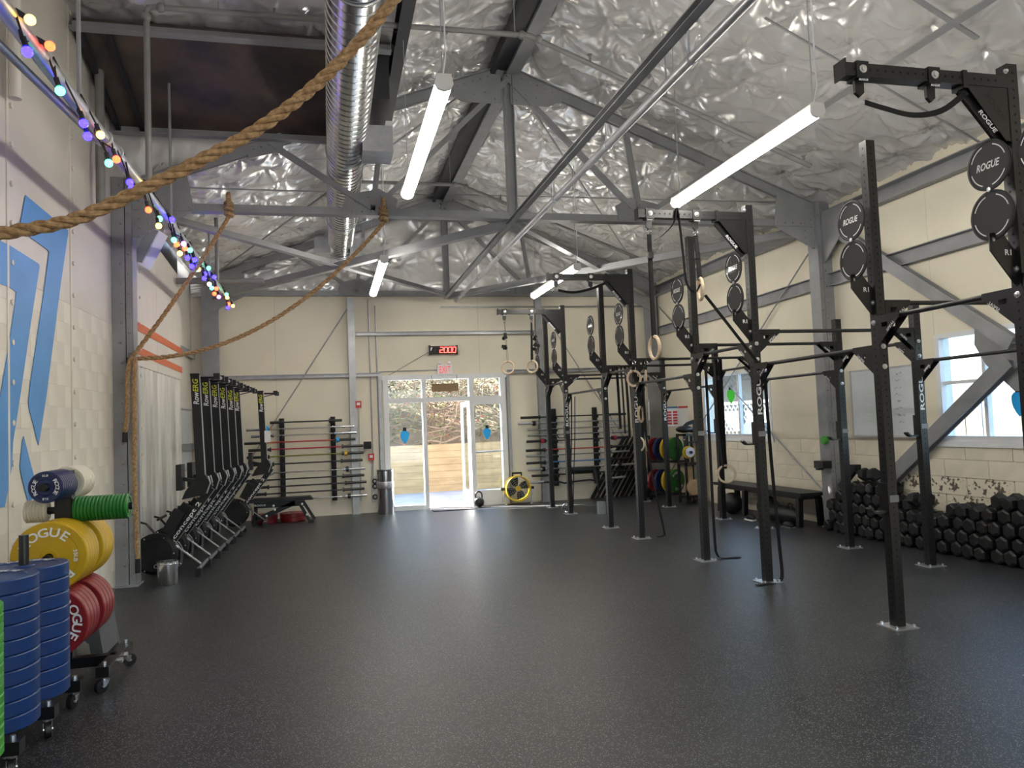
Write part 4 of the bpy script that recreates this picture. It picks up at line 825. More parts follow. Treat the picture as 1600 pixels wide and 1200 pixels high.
# rowing machines standing on end along the wall; built once at Y=0, then copied
pm('leg_grey', (.20, .20, .21), .35, .5, var=.05)
def rower():
    t = thing('rowing_machine', 'x', 'rower')
    lo, hi = V(-2.10, 0, .0), V(-1.38, 0, .98); d = (hi-lo).normalized(); up = V(0, 1, 0)
    fr = M().bar(lo+d*.06, hi, .07, .085, V(-d.z, 0, d.x)); fr.box(V(-1.60, 0, .70)+V(-.06, 0, .04), (.10, .05, .16), Matrix.Rotation(-.9, 3, 'Y')); f = fr.build('main_frame', 'black_metal', t)
    M().bar(lo+d*.10+V(.034, 0, -.028), hi+V(.034, 0, -.028), .02, .007, V(-d.z, 0, d.x)).build('chain_rail', 'alum', f)
    M().text('concept 2', lo+d*.76+V(0, -.0365, 0), d, V(-d.z, 0, d.x), .062, 1, 0, .018, .50).build('lettering', 'white_print', f)
    M().text('C2', lo+d*.43+V(0, -.0365, 0), d, V(-d.z, 0, d.x), .058, 1.2, 0, .03).build('emblem', 'yellow_print', f)
    # flywheel housing
    fw = M().lathe([(.0, -.09), (.20, -.09), (.235, -.06), (.235, .06), (.20, .09), (0, .09)], (-2.0, 0, .25), (0,1,0), 26).build('flywheel_housing', 'black_matte', t, True)
    q = M()
    for k in range(10): q.torus((-2.0, -.092, .25), (0,1,0), .03+.018*k, .0025, 24, 4)
    q.build('cage_rings', 'black_rubber', fw)
    for k in range(6): a = k*PI/3; M().lathe([(.009, 0), (0, .006)], (-2.0+.21*math.cos(a), -.09, .25+.21*math.sin(a)), (0,-1,0), 6).build('screw', 'bolt', fw)
    # front foot tubes and cross bar
    q = M()
    for s in (-.018, .018): q.tube(smooth_path([V(-1.84, s, .37), V(-1.72, s, .27), V(-1.50, s, .085)], 6), .0095, 8)
    q.cyl((-1.49, -.30, .085), (-1.49, .30, .085), .024, 10); lg = q.build('front_leg', 'leg_grey', t, True)
    for s in (-.31, .31): M().box((-1.49, s, .045), (.06, .04, .09)).build('rubber_foot', 'black_rubber', lg)
    q = M()
    for s in (-.05, .05): q.tube(smooth_path([V(-1.80, s, .40), V(-1.72, s, .28), V(-1.73, s, .10)], 6), .006, 8)
    q.build('chain_guide', 'leg_grey', t, True)
    # upright slide rail
    rb, rt = V(-1.49, 0, 1.06), V(-1.535, 0, 2.32); q = M().bar(rb, rt, .092, .10, (1,0,0)); rl_ = q.build('slide_rail', 'black_metal', t)
    M().bar(rb+V(.054, -.040, 0), rt+V(.054, -.040, 0), .014, .010, (1,0,0)).build('rail_track', 'alum', rl_)
    M().text('Row', (rt+(rb-rt)*.215)+V(0, -.0475, 0), V(-.035, 0, 1), V(-1, 0, -.035), .062, 1, .18, .02, .145).build('lettering', 'white_print', rl_)
    M().text('ERG', (rt+(rb-rt)*.095)+V(0, -.0475, 0), V(-.035, 0, 1), V(-1, 0, -.035), .062, 1, .18, .02, .145).build('lettering', 'yellow_print', rl_)
    q = M().cyl(rt+V(0, 0, -.03), rt+V(.26, 0, -.03), .014, 8); q.cyl(rt+V(0, 0, -.10), rt+V(.24, 0, -.04), .008, 6); rf_ = q.build('rear_leg', 'black_metal', t)
    M().cyl(rt+V(.26, -.18, -.03), rt+V(.26, .18, -.03), .022, 10).build('rear_foot_bar', 'alum', rf_); 
    for s in (-.19, .19): M().box(rt+V(.265, s, -.03), (.07, .05, .07)).build('rubber_foot', 'black_rubber', rf_)
    M().mm((rt.x-.05, -.06, rt.z-.01), (rt.x+.05, .06, rt.z+.02)).build('rail_cap', 'black_matte', rl_)
    # hinge, foot plates, seat wedge, monitor arm
    M().prism([(-1.44, 1.14), (-1.36, 1.00), (-1.46, .90), (-1.70, .86), (-1.66, .95), (-1.55, 1.10)], (0, .07, 0), (1,0,0), (0,0,1), .14).build('hinge_wedge', 'black_matte', t)
    for s in (-.085, .085): M().tube([V(-1.40, s, 1.12), V(-1.38, s, 1.04), V(-1.42, s, .92)], .009, 6).build('hinge_link', 'alum', t, True)
    M().box((-1.72, 0, 1.12), (.06, .24, .30)).build('seat', 'black_rubber', t); M().bar((-1.70, 0, 1.1), (-1.52, 0, 1.06), .06, .04).build('seat_carriage', 'black_metal', t)
    for s in (-.14, .14): M().box((-1.78, s, .62), (.12, .10, .28), Matrix.Rotation(.5, 3, 'Y')).build('foot_plate', 'black_matte', t)
    M().cyl((-1.93, -.22, .66), (-1.93, .22, .66), .016, 8).build('handle', 'black_matte', t); M().tube([V(-1.98, 0, .45), V(-2.1, 0, .6), V(-2.16, 0, .62)], .014, 6).build('monitor_arm', 'black_metal', t)
    return t
r0 = rower(); RYs = (9.67, 10.28, 10.92, 11.57, 12.28, 12.9, 13.95); RW = ['nearest the ropes', 'second from the ropes', 'third from the ropes', 'fourth from the ropes', 'fifth from the ropes', 'last of the tight row', 'standing apart nearest the end wall']
for k, y in enumerate(RYs):
    o = r0 if k == 0 else copy_tree(r0); o.location = ((.02*k if k < 6 else .38), y, 0); tag(o, 'black rowing machine stood on end, '+RW[k], 'rower', 'rowing machines stored upright')
# steel bucket
b = thing('steel_bucket', 'small shiny steel bucket in front of the rowing machines', 'bucket', (-1.75, 9.02, 0))
M().lathe([(0, 0), (.098, 0), (.103, .006), (.106, .24), (.112, .245), (.112, .25), (.103, .25), (.10, .012), (0, .012)], (-1.75, 9.02, 0), (0,0,1), 28).build('bucket_body', 'chrome', b, True); M().torus((-1.75, 9.02, .225), (0,0,1), .107, .004, 28, 6).build('rim_band', 'chrome', b, True)
for s in (-1, 1): M().torus((-1.75+s*.118, 9.02, .20), (0,1,0), .018, .004, 12, 6).build('handle', 'chrome', b, True)
bw = thing('small_whiteboard', 'pale whiteboard edge behind the rowers in the far left corner', 'whiteboard', (-2.38, 13.9, 1.0)); M().mm((-2.41, 13.1, 1.0), (-2.40, 14.6, 2.05)).build('board_face', 'board_white', bw); M().mm((-2.415, 13.08, 2.05), (-2.385, 14.62, 2.08)).build('board_frame', 'alum', bw)
cd_ = thing('paper_tag', 'white paper tag hanging on a blue clip from the last rowing machine', 'tag', (-1.02, 13.8, 1.5)); M().box((-1.04, 13.78, 1.54), (.10, .003, .20)).build('paper', 'white_plastic', cd_); M().box((-1.04, 13.78, 1.68), (.03, .012, .08)).build('clip', 'decal_blue', cd_)
# ================================================================== END WALL
YB = YE-.15
def wall_rack(lb, Xs, z0, z1):
    t = thing('barbell_wall_rack', lb, 'rack', ((Xs[0]+Xs[1])/2, YE-.05, z0))
    for X in Xs:
        u = M().mm((X-.045, YE-.06, z0), (X+.045, YE-.001, z1)).build('rack_upright', 'black_matte', t); z = z0+.06
        while z < z1: M().lathe([(.008, 0), (0, .006)], (X-.015, YE-.06, z), (0,-1,0), 6).build('screw', 'bolt', u); z += .26
    return t
def barbell(lb, X0, X1, z, shaft, sleeve, rack, tilt=0., r=.014, rs=.025, sl=.40, Y=None, clip=None):
    Y = Y or YB; t = thing('barbell', lb, 'barbell', ((X0+X1)/2, Y, z-.03), 'barbells on the wall racks'); a, b = V(X0, Y, z-tilt), V(X1, Y, z+tilt); d = (b-a).normalized()
    M().cyl(a+d*sl, b-d*sl, r, 10).build('shaft', shaft, t, True)
    for p, s in ((a, 1), (b, -1)):
        M().cyl(p, p+d*s*sl, rs, 12).build('sleeve', sleeve, t, True); M().cyl(p+d*s*(sl-.025), p+d*s*sl, rs*1.6, 12).build('collar', sleeve, t, True)
    if clip: 
        for p, s in ((a, 1), (b, -1)): M().cyl(p+d*s*(sl-.10), p+d*s*(sl-.045), .05, 10).build('clip', clip, t, True)
    for X in rack: 
        c = M().mm((X-.02, Y-.05, z-.055), (X+.02, YE-.05, z-.03)); c.mm((X-.02, Y-.06, z-.055), (X+.02, Y-.045, z+.0)); c.build('cradle', 'black_matte', t)
    return t
RL, RR = (-.86, .07), (4.44, 5.32)
wall_rack('left black wall rack holding twelve barbells beside the bench', RL, .28, 1.86); wall_rack('right black wall rack holding ten barbells behind the rig', RR, .30, 1.86)
pm('shaft_red', (.50, .06, .03), .4, var=.05); pm('shaft_pink', (.45, .03, .06), .4, var=.05); pm('shaft_olive', (.20, .22, .03), .4, var=.05); pm('shaft_blue', (.07, .20, .45), .4, var=.05)
LB = [('short black barbell', -1.06, .24, 1.785, 'barblack', 'barblack', None), ('upper chrome barbell', -1.48, .46, 1.665, 'steelbar', 'chrome', None), ('second chrome barbell', -1.40, .50, 1.545, 'steelbar', 'chrome', None), ('orange-red shafted barbell with blue clip', -1.52, .48, 1.42, 'shaft_red', 'barblack', 'decal_blue'),
      ('pink shafted barbell with black sleeves', -1.45, .62, 1.29, 'shaft_pink', 'barblack', None), ('olive green shafted barbell with yellow clip', -1.48, .62, 1.16, 'shaft_olive', 'barblack', 'fan_yellow'), ('black barbell just below the green one', -1.40, .60, 1.02, 'barblack', 'barblack', None), ('chrome barbell with white sleeves and dark clips', -1.42, .64, .86, 'chrome', 'alum', 'navy_plate'),
      ('black barbell below the white-sleeved one', -1.55, .62, .735, 'barblack', 'barblack', None), ('black barbell third from the bottom', -1.50, .66, .605, 'barblack', 'barblack', None), ('black barbell second from the bottom', -1.55, .62, .48, 'barblack', 'barblack', None), ('lowest chrome barbell behind the bench', -1.5, .66, .355, 'chrome', 'alum', 'black_rubber')]
for nm, a, b, z, s, sv, cl in LB: barbell(nm+' on the left wall rack', a, b, z, s, sv, RL, .0, .014, .025, .24 if 'short' in nm else .40, None, cl)
RB = [('top black barbell with fat grips', 3.72, 5.96, 1.70, 'barblack', 'barblack', None), ('second-from-top chrome barbell', 3.66, 5.85, 1.58, 'steelbar', 'alum', 'black_rubber'), ('third-from-top chrome barbell', 3.85, 6.02, 1.455, 'chrome', 'steelbar', None), ('fourth-from-top chrome barbell', 3.85, 6.05, 1.34, 'chrome', 'steelbar', None), ('dark barbell with a pink clip', 3.82, 6.02, 1.22, 'barblack', 'barblack', 'shaft_pink'),
      ('bright red shafted barbell', 3.80, 6.0, 1.04, 'shaft_red', 'barblack', None), ('chrome barbell below the red one', 3.80, 6.0, .93, 'chrome', 'steelbar', None), ('blue shafted barbell', 3.80, 6.0, .79, 'shaft_blue', 'barblack', None), ('chrome barbell below the blue one', 3.82, 6.1, .66, 'chrome', 'alum', 'black_rubber'), ('lowest dark barbell', 3.9, 6.15, .535, 'barblack', 'barblack', None)]
for nm, a, b, z, s, sv, cl in RB: barbell(nm+' on the right wall rack', a, b, z, s, sv, RR, .0, .014, .025, .40, None, cl)
# padded squat bar
t = thing('squat_bar', 'black padded safety squat bar with two hanging handles on the right rack', 'barbell', (4.9, YB-.08, .1)); y = YB-.08
M().tube([V(4.0, y, .40), V(4.42, y, .40), V(4.55, y, .36), V(4.7, y, .38), V(5.1, y, .40), V(5.25, y, .36), V(5.4, y, .42), V(5.9, y, .42)], .018, 10).build('shaft', 'barblack', t, True)
M().cyl((4.60, y, .60), (5.22, y, .60), .055, 14).build('shoulder_pad', 'black_rubber', t, True)
for X in (4.62, 5.18): M().cyl((X, y-.03, .60), (X+.03, y-.08, .33), .05, 14).build('arm_pad', 'black_rubber', t, True); M().cyl((X+.05, y-.08, .34), (X+.05, y-.08, .02), .016, 10).build('handle', 'barblack', t, True)
for a, b in ((3.72, 4.12), (5.45, 5.85)): M().cyl((a, y, .405), (b, y, .415), .026, 12).build('sleeve', 'alum', t, True)
# adjustable bench and red plates
t = thing('adjustable_bench', 'black adjustable bench with padded top in front of the left barbell rack', 'bench', (-.85, 14.0, 0))
M().hexa([(-1.36, 13.86, .40), (-.30, 13.86, .40), (-.30, 14.16, .40), (-1.36, 14.16, .40)], [(-1.36, 13.86, .46), (-.36, 13.86, .46), (-.36, 14.16, .46), (-1.36, 14.16, .46)]).build('pad', 'black_rubber', t)
M().mm((-1.30, 13.93, .30), (-.45, 13.99, .39)).build('frame_rail', 'black_metal', t); M().bar((-1.28, 13.96, .10), (-.62, 13.96, .36), .06, .08).build('adjuster', 'black_metal', t)
for X, dx in ((-.55, .16), (-.47, .18)): M().bar((X, 13.96, .36), (X+dx, 13.96, .05), .05, .05).build('leg', 'black_metal', t)
M().mm((-.40, 13.80, 0), (-.30, 14.2, .06)).build('foot', 'black_metal', t); M().mm((-1.32, 13.86, 0), (-1.25, 14.2, .06)).build('foot', 'black_metal', t); M().bar((-1.285, 13.96, .05), (-1.27, 13.96, .36), .06, .06).build('leg', 'black_metal', t)
M().text('ROGUE', (-1.2, 13.928, .35), (1,0,0), (0,0,1), .035, 1.2, .2, .02).build('lettering', 'white_print', t)
for p in ((-.98, .33), (-.96, .26), (-.50, .33), (-.42, .14), (-1.1, .16)): bolt((p[0], 13.925, p[1]), (0,-1,0), t, .022)
for (X, y, w) in ((-.68, 14.36, 'right'), (-1.16, 14.30, 'left')):
    for k in range(2): plate('red bumper plate lying under the bench, %s of the %s pile' % ('upper' if k else 'lower', w), (X, y, .002+.075*(k+1)), (0,0,-1), .225, .073, 'red_plate', 'red plates under the bench')
# steel bin
t = thing('steel_bin', 'tall stainless steel cylinder bin beside the glass entrance', 'bin', (1.0, 14.50, 0)); c = (1.0, 14.50, 0)
M().lathe([(0, 0), (.155, 0), (.158, .01), (.158, .82), (.150, .825), (0, .825)], c, (0,0,1), 36).build('bin_body', 'chrome', t, True); M().lathe([(.160, .48), (.163, .485), (.163, .60), (.160, .605)], c, (0,0,1), 36).build('bin_band', 'alum', t, True); M().lathe([(.160, .80), (.164, .805), (.164, .83), (.10, .835)], c, (0,0,1), 36).build('rim', 'chrome', t, True)
# fire alarm boxes and conduits
for (px_, py_, lb) in ((560, 632, 'red fire alarm strobe on the slim post left of the entrance'), (580, 714, 'red fire alarm call point low beside the entrance')):
    p = at(px_, py_, Y=YE-.13 if px_ < 570 else YE-.03); t = thing('fire_alarm', lb, 'fire alarm', tuple(p)); M().box(p, (.11, .05, .13)).build('housing', 'red_paint', t); M().box(p+V(0, -.028, .01), (.06, .01, .05)).build('label_plate', 'white_plastic', t)
    M().cyl(p+V(0, .0, -.06), V(p.x, p.y, .25), .008, 6).build('conduit', 'galv', t)
for X, z0, z1, lb in ((.80, .4, 4.1, 'thin wall conduit just left of the entrance'), (.93, .1, 3.98, 'thicker wall conduit at the entrance jamb'), (.98, .1, 2.7, 'short wall conduit touching the entrance frame')):
    M().cyl((X, YE-.02, z0), (X, YE-.02, z1), .014, 8).top('conduit', 'galv', lb, 'conduit', None, True)
for (X, z) in ((.70, 1.29),): M().box((X, YE-.1, z), (.14, .06, .14)).top('junction_box', 'black_matte', 'small black box at the end of the left barbells', 'box')
t = thing('bar_collars', 'black clips on a pale strip on the wall beside the steel bin', 'clips', (.82, YE-.03, .1)); M().box((.80, YE-.02, .45), (.10, .02, .5)).build('strip', 'cream_panel', t)
for z in (.60, .50, .30): M().torus((.82, YE-.05, z), (.3,1,0), .04, .012, 14, 6).build('clip', 'black_matte', t)
# wall timer with seven-segment digits
c = at(692.5, 547, Y=YE-.05); t = thing('wall_timer', 'black digital wall timer showing red 20:00 above the exit sign', 'timer', tuple(c-V(0,0,.08)))
M().box(c, (.56, .06, .155)).build('case', 'black_matte', t); 
for s in (-.27, .27): M().box(c+V(s, -.01, 0), (.03, .07, .19)).build('end_cap', 'black_metal', t)
SEG = {'2': 'abged', '0': 'abcdef', '8': 'abcdefg'}
def digit(ch, o, on):
    q = M(); w, h, th = .062, .105, .013; y = -.032
    R_ = {'a': (0, h/2, w, th), 'd': (0, -h/2, w, th), 'g': (0, 0, w, th), 'b': (w/2, h/4, th, h/2), 'c': (w/2, -h/4, th, h/2), 'f': (-w/2, h/4, th, h/2), 'e': (-w/2, -h/4, th, h/2)}
    for s in SEG[ch]: a, b, ww, hh = R_[s]; q.box(o+V(a+b*.12, y, b), (ww, .004, hh))
    q.build('digit', 'led_red' if on else 'led_off', t)
for k, (ch, on) in enumerate((('8', 0), ('8', 0), ('2', 1), ('0', 1), ('0', 1), ('0', 1))): digit(ch, c+V(-.205+.084*k, 0, 0), on)
for dz in (-.022, .022): M().box(c+V(.088, -.032, dz), (.012, .004, .012)).build('colon_dot', 'led_red', t)
M().box(c+V(-.245, -.035, .02), (.03, .006, .07), Matrix.Rotation(.5, 3, 'Y')).build('sticker', 'white_plastic', t)
M().tube([c+V(-.28, .02, -.03), V(1.15, YE-.02, 2.62)], .004, 5).build('power_cord', 'black_matte', t)
# exit sign
c = at(695, 577.5, Y=YE-.06); t = thing('exit_sign', 'white exit sign with red letters and two lamp heads over the doors', 'sign', tuple(c-V(0,0,.1)))
M().box(c, (.29, .07, .20)).build('sign_box', 'white_plastic', t); M().text('EXIT', c+V(0, -.037, 0), (1,0,0), (0,0,1), .14, 1, 0, .0, .22).build('lettering', 'exit_red', t)
for s in (-.09, .09): M().cyl(c+V(s, .02, .10), c+V(s, -.03, .14), .026, 12, .032).build('lamp_head', 'white_plastic', t, True)
M().tube([c+V(-.14, .02, 0), V(1.0, YE-.02, c.z-.01)], .008, 6).build('conduit', 'galv', t, True)
# glass entrance
dr = struct(M().mm((DX0-.03, YE-.06, DZ-.06), (DX1+.03, YE+.12, DZ+.03)), 'door_1', 'white_frame', None, 'white framed glass entrance with an open middle door')
for X, w in ((DX0, .10), (1.78, .075), (2.715, .09), (DX1-.10, .10)): M().mm((X, YE-.05, 0), (X+w, YE+.10, DZ-.06)).build('door_post', 'white_frame', dr)
M().mm((DX0-.09, YE-.07, 0), (DX0-.03, YE, DZ+.03)).build('door_casing', 'galv', dr); M().mm((DX1+.03, YE-.07, 0), (DX1+.09, YE, DZ+.03)).build('door_casing', 'galv', dr)
M().mm((DX0, YE-.04, 2.08), (DX1, YE+.10, 2.17)).build('transom_bar', 'white_frame', dr); M().mm((DX0, YE-.03, 0), (1.8, YE+.10, .09)).build('bottom_rail', 'white_frame', dr); M().mm((2.72, YE-.03, 0), (DX1, YE+.08, .30)).build('bottom_rail', 'white_frame', dr)
for a, b, z0, z1 in ((DX0+.10, 1.78, .09, 2.08), (2.80, DX1-.10, .30, 2.0), (DX0+.10, 1.78, 2.17, DZ-.06), (1.855, 2.715, 2.17, DZ-.06), (2.80, DX1-.10, 2.17, DZ-.06)): M().mm((a, YE+.03, z0), (b, YE+.036, z1)).build('pane', 'glass', dr)
M().mm((2.80, YE-.03, 2.0), (DX1-.1, YE+.06, 2.08)).build('top_rail', 'white_frame', dr); M().cyl((2.80, YE-.07, 1.06), (DX1-.10, YE-.07, 1.06), .018, 10).build('push_bar', 'alum', dr, True)
M().mm((DX0, YE-.02, 0), (DX1, YE+.3, .012)).build('sill', 'alum', dr)
lf = M(); lf.mm((2.70, YE+.10, .02), (2.745, YE+.20, 2.07)); lf.mm((2.70, YE+.88, .02), (2.745, YE+.98, 2.07)); lf.mm((2.70, YE+.20, .02), (2.745, YE+.88, .28)); lf.mm((2.70, YE+.20, 1.97), (2.745, YE+.88, 2.07)); lfo = lf.build('open_leaf', 'white_frame', dr); M().mm((2.72, YE+.2, .28), (2.726, YE+.88, 1.97)).build('pane', 'glass', lfo)
# hanging cardboard sign and bulb stickers
c = at(695.5, 605.5, Y=YE-.08); t = thing('cardboard_sign', 'brown cardboard strip hanging on cords below the exit sign', 'sign', tuple(c-V(0,0,.08))); M().box(c, (.53, .012, .155)).build('board', 'cardboard', t)
for s in (-.255, .24): M().cyl(c+V(s, 0, .07), (c.x+s, YE-.07, 2.60), .004, 6).build('cord', 'black_matte', t)
def bulb_decal(c, ux, mat, lb, s=1., wx=1.):
    n = Vector(ux).cross(V(0,0,1)); t = thing('bulb_sticker', lb, 'sticker', tuple(c-V(0,0,.15)), 'light bulb stickers on the glass')
    P = [(.0, -.17), (.035, -.13), (.07, -.07), (.085, 0), (.08, .045), (.05, .08), (-.05, .08), (-.08, .045), (-.085, 0), (-.07, -.07), (-.035, -.13)]
    M().prism([(a*s*wx, b*s) for a, b in P], c, ux, (0,0,1), .003).build('bulb_shape', mat, t); M().prism([(-.036*s*wx, .08*s), (.036*s*wx, .08*s), (.03*s*wx, .15*s), (-.03*s*wx, .15*s)], c, ux, (0,0,1), .003).build('bulb_base', 'black_matte', t)
bulb_decal(at(632.5, 680, Y=YE+.02), (1,0,0), 'decal_blue', 'blue light bulb sticker on the left entrance pane'); bulb_decal(at(761, 675, Y=YE+.02), (1,0,0), 'decal_blue', 'blue light bulb sticker on the right door pane', .9)
bulb_decal(at(1142, 616, X=XR+.04), (0,-1,0), 'decal_green', 'green light bulb sticker on the far side window', 1.0, 1.6); bulb_decal(at(1592, 625, X=XR+.04), (0,-1,0), 'decal_blue', 'blue light bulb sticker on the near side window', 1.0)
# door mat, kettlebell, fan
M().mm((1.86, 14.28, 0), (2.66, 14.78, .014)).top('door_mat', 'mat_brown', 'thin dark door mat on the sill of the entrance', 'mat')
t = thing('kettlebell', 'dark kettlebell propping the glass door', 'kettlebell', (2.79, 14.60, 0)); M().sph((2.79, 14.60, .10), .105, 16, 10, (1, 1, .95)).build('bell', 'barblack', t, True); M().tube(smooth_path([V(2.73, 14.60, .17), V(2.735, 14.60, .26), V(2.79, 14.60, .30), V(2.845, 14.60, .26), V(2.85, 14.60, .17)], 5), .017, 8).build('handle', 'barblack', t, True)
c = at(808.5, 763, Y=14.58); t = thing('floor_fan', 'yellow drum floor fan right of the entrance', 'fan', (c.x, 14.58, 0)); ax = V(0, -1, 0)
M().ring([(.235, -.10), (.25, -.10), (.25, .10), (.235, .10)], c, ax, 40).build('drum', 'fan_yellow', t, True)
for yy in (-.10, .10): M().torus(c+V(0, yy, 0), ax, .243, .012, 40, 8).build('rim', 'fan_yellow', t, True)
q = M()
for R in (.06, .10, .14, .18, .215): q.torus(c+V(0, -.11, 0), ax, R, .0022, 36, 5)
for k in range(12): a = k*PI/6; q.cyl(c+V(.04*math.cos(a), -.11, .04*math.sin(a)), c+V(.24*math.cos(a), -.105, .24*math.sin(a)), .0022, 5)
q.build('guard', 'steelbar', t, kind='stuff')
for k in range(4):
    a = .5+k*PI/2; P = []
    for rr, w0, w1 in ((.04, -.5, .6), (.13, -.62, .5), (.222, -.55, .22)): P.append((rr, w0, w1))
    pts = [(rr*math.cos(a+w0), rr*math.sin(a+w0)) for rr, w0, w1 in P]+[(rr*math.cos(a+w1), rr*math.sin(a+w1)) for rr, w0, w1 in P[::-1]]
    M().prism(pts, c+V(0, -.01, 0), (1,0,0), (0,0,1), .012).build('blade', 'black_matte', t)
M().cyl(c+V(0, -.06, 0), c+V(0, .05, 0), .055, 18).build('hub', 'fan_yellow', t, True); M().cyl(c+V(-.10, 0, .30), c+V(.10, 0, .30), .018, 10).build('handle', 'black_matte', t, True)
for s in (-.09, .09): M().cyl(c+V(s, 0, .24), c+V(s, 0, .30), .014, 8).build('handle_stem', 'black_matte', t)
for s in (-1, 1): M().tube([c+V(s*.25, 0, 0), c+V(s*.29, 0, -.02), V(c.x+s*.29, 14.58, .06), V(c.x+s*.26, 14.58, .02), V(c.x+s*.25, 14.42, .02)], .012, 8).build('stand_tube', 'chrome', t, True); M().cyl(c+V(s*.25, 0, 0), c+V(s*.33, 0, 0), .03, 10).build('knob', 'black_matte', t, True)
M().cyl((c.x-.26, 14.64, .02), (c.x+.26, 14.64, .02), .012, 8).build('stand_base', 'chrome', t, True)
# ================================================================== FAR RIGHT CORNER
for k in range(10):
    X = 5.16+.105*k; f_ = min(1, (6.28-X)/.78); y = YE-.05; a, b = V(X, y-.05, .0), V(X+.78*f_, y-.05+.04*f_, 1.22*f_)
    M().bar(a, b, .05 if k % 3 else .075, .022, (0,1,0)).top('leaning_slat', 'black_metal', 'black slat leaning on the end wall behind the rig, %s from the left' % ORD[k], 'slat', 'black slats leaning in the far corner')
t = thing('metal_block', 'small pale metal channel block on the floor between far uprights', 'block', (4.46, 12.32, 0)); M().mm((4.41, 12.27, 0), (4.50, 12.37, .21)).build('block_body', 'alum', t); M().mm((4.50, 12.275, 0), (4.535, 12.365, .205)).build('flange', 'steelbar', t)
BS = thing('bar_stand', 'black floor stand holding upright barbells in the far corner', 'stand', (6.2, 14.45, 0)); M().mm((6.02, 14.28, 0), (6.40, 14.62, .10)).build('base', 'black_metal', BS); M().mm((6.02, 14.28, .10), (6.40, 14.62, .16)).build('socket_plate', 'black_matte', BS)
for k in range(8):
    X = 6.06+.042*k; y = 14.34+.10*(k % 3); t = thing('barbell', 'upright barbell in the corner stand, %s from the left' % ORD[k], 'barbell', (X, y, .16), 'barbells standing in the corner'); z1 = 1.92+.06*(k % 3)
    M().cyl((X, y, .17), (X, y, .60), .025, 10).build('sleeve', 'barblack' if k % 2 else 'alum', t, True); M().cyl((X, y, .60), (X, y, 1.55), .014, 8).build('shaft', 'steelbar' if k % 2 == 0 else 'barblack', t, True); M().cyl((X, y, 1.55), (X, y, z1), .025, 10).build('sleeve', 'alum' if k % 3 else 'chrome', t, True)
ax = V(-.42, .90, 0).normalized(); pr = thing('plate_shelf', 'black two-tier rack of coloured bumper plates in the far corner', 'rack', (6.40, 13.6, 0))
for z in (.12, .74): M().bar((6.10, 13.95, z), (6.62, 13.35, z), .06, .05).build('shelf_rail', 'black_metal', pr)
for x_, y_ in ((6.10, 13.95), (6.62, 13.35)): M().mm((x_-.03, y_-.03, 0), (x_+.03, y_+.03, 1.25)).build('shelf_post', 'black_metal', pr)
for z, w in ((.985, 'upper'), (.37, 'lower')):
    for k, (mat, cn) in enumerate((('red_plate', 'red'), ('navy_plate', 'navy'), ('yellow_plate', 'yellow'), ('green_plate', 'green'))):
        plate('%s bumper plate on the %s tier of the corner rack' % (cn, w), (6.20+.09*k, 13.86-.12*k, z), ax, .222, .055, mat, 'coloured plates in the far corner', [('ROGUE', 2.4, .32, .05, .16), ('ROGUE', 5.6, .32, .05, .16)] if k == 3 and w == 'lower' else None)
sr = thing('storage_rack', 'small black storage rack with change plates beneath the posters', 'rack', (6.55, 13.0, 0))
for x_ in (6.34, 6.62):
    for y_ in (12.85, 13.15): M().mm((x_-.02, y_-.02, 0), (x_+.02, y_+.02, 1.28)).build('rack_post', 'black_metal', sr)
for z in (.10, .70, 1.24): M().mm((6.32, 12.83, z), (6.64, 13.17, z+.04)).build('rack_shelf', 'black_metal', sr)
for k, (x_, mt, w) in enumerate(((6.38, 'yellow_plate', 'left yellow'), (6.60, 'yellow_plate', 'right yellow'))):
    plate('%s change plate on the storage rack' % w, (x_, 12.80, .94), (0,1,0), .115, .03, mt, 'change plates on the storage rack'); plate('%s change plate in front of the %s one' % ('white', w), (x_+.02, 12.765, .94), (0,1,0), .09, .025, 'white_plastic', 'change plates on the storage rack'); M().cyl((x_+.02, 12.72, .94), (x_+.02, 12.85, .94), .026, 12).build('peg', 'navy_plate', sr, True)
M().cyl((6.46, 12.85, .30), (6.46, 12.80, .30), .14, 28).top('plywood_disc', 'plywood', 'round plywood disc low in the storage rack', 'disc', None, True); M().mm((6.40, 12.95, .14), (6.52, 13.05, .68)).top('wooden_board', 'plywood', 'plywood board standing in the storage rack', 'board')
q = thing('gear_pile', 'black gear piled on top of the storage rack', 'gear', (6.45, 13.0, 1.28)); M().sph((6.40, 12.95, 1.36), .12, 12, 8, (1.5, 1, .55)).build('bag', 'black_rubber', q, True); M().sph((6.62, 13.0, 1.33), .10, 12, 8, (1.4, 1, .45)).build('pouch', 'grey_plastic', q, True); M().tube([V(6.30, 12.95, 1.33), V(6.45, 12.93, 1.46), V(6.60, 12.95, 1.50)], .035, 8).build('strap_roll', 'black_matte', q, True)
t = thing('wall_poster', 'blue, red and white exercise posters above the storage rack', 'poster', (6.70, 13.6, 1.42)); 
for k in range(2):
    x0 = 6.36+.26*k; M().mm((x0, 13.62, 1.42), (x0+.25, 13.63, 1.80)).build('sheet', 'poster', t); M().mm((x0, 13.617, 1.765), (x0+.25, 13.62, 1.80)).build('header', 'poster_blue' if k == 0 else 'red_paint', t)
    if k == 0:
        for i_ in range(5):
            for j in range(2): M().mm((x0+.02+.12*j, 13.617, 1.45+.055*i_), (x0+.11+.12*j, 13.62, 1.49+.055*i_)).build('table_row', 'red_paint', t)
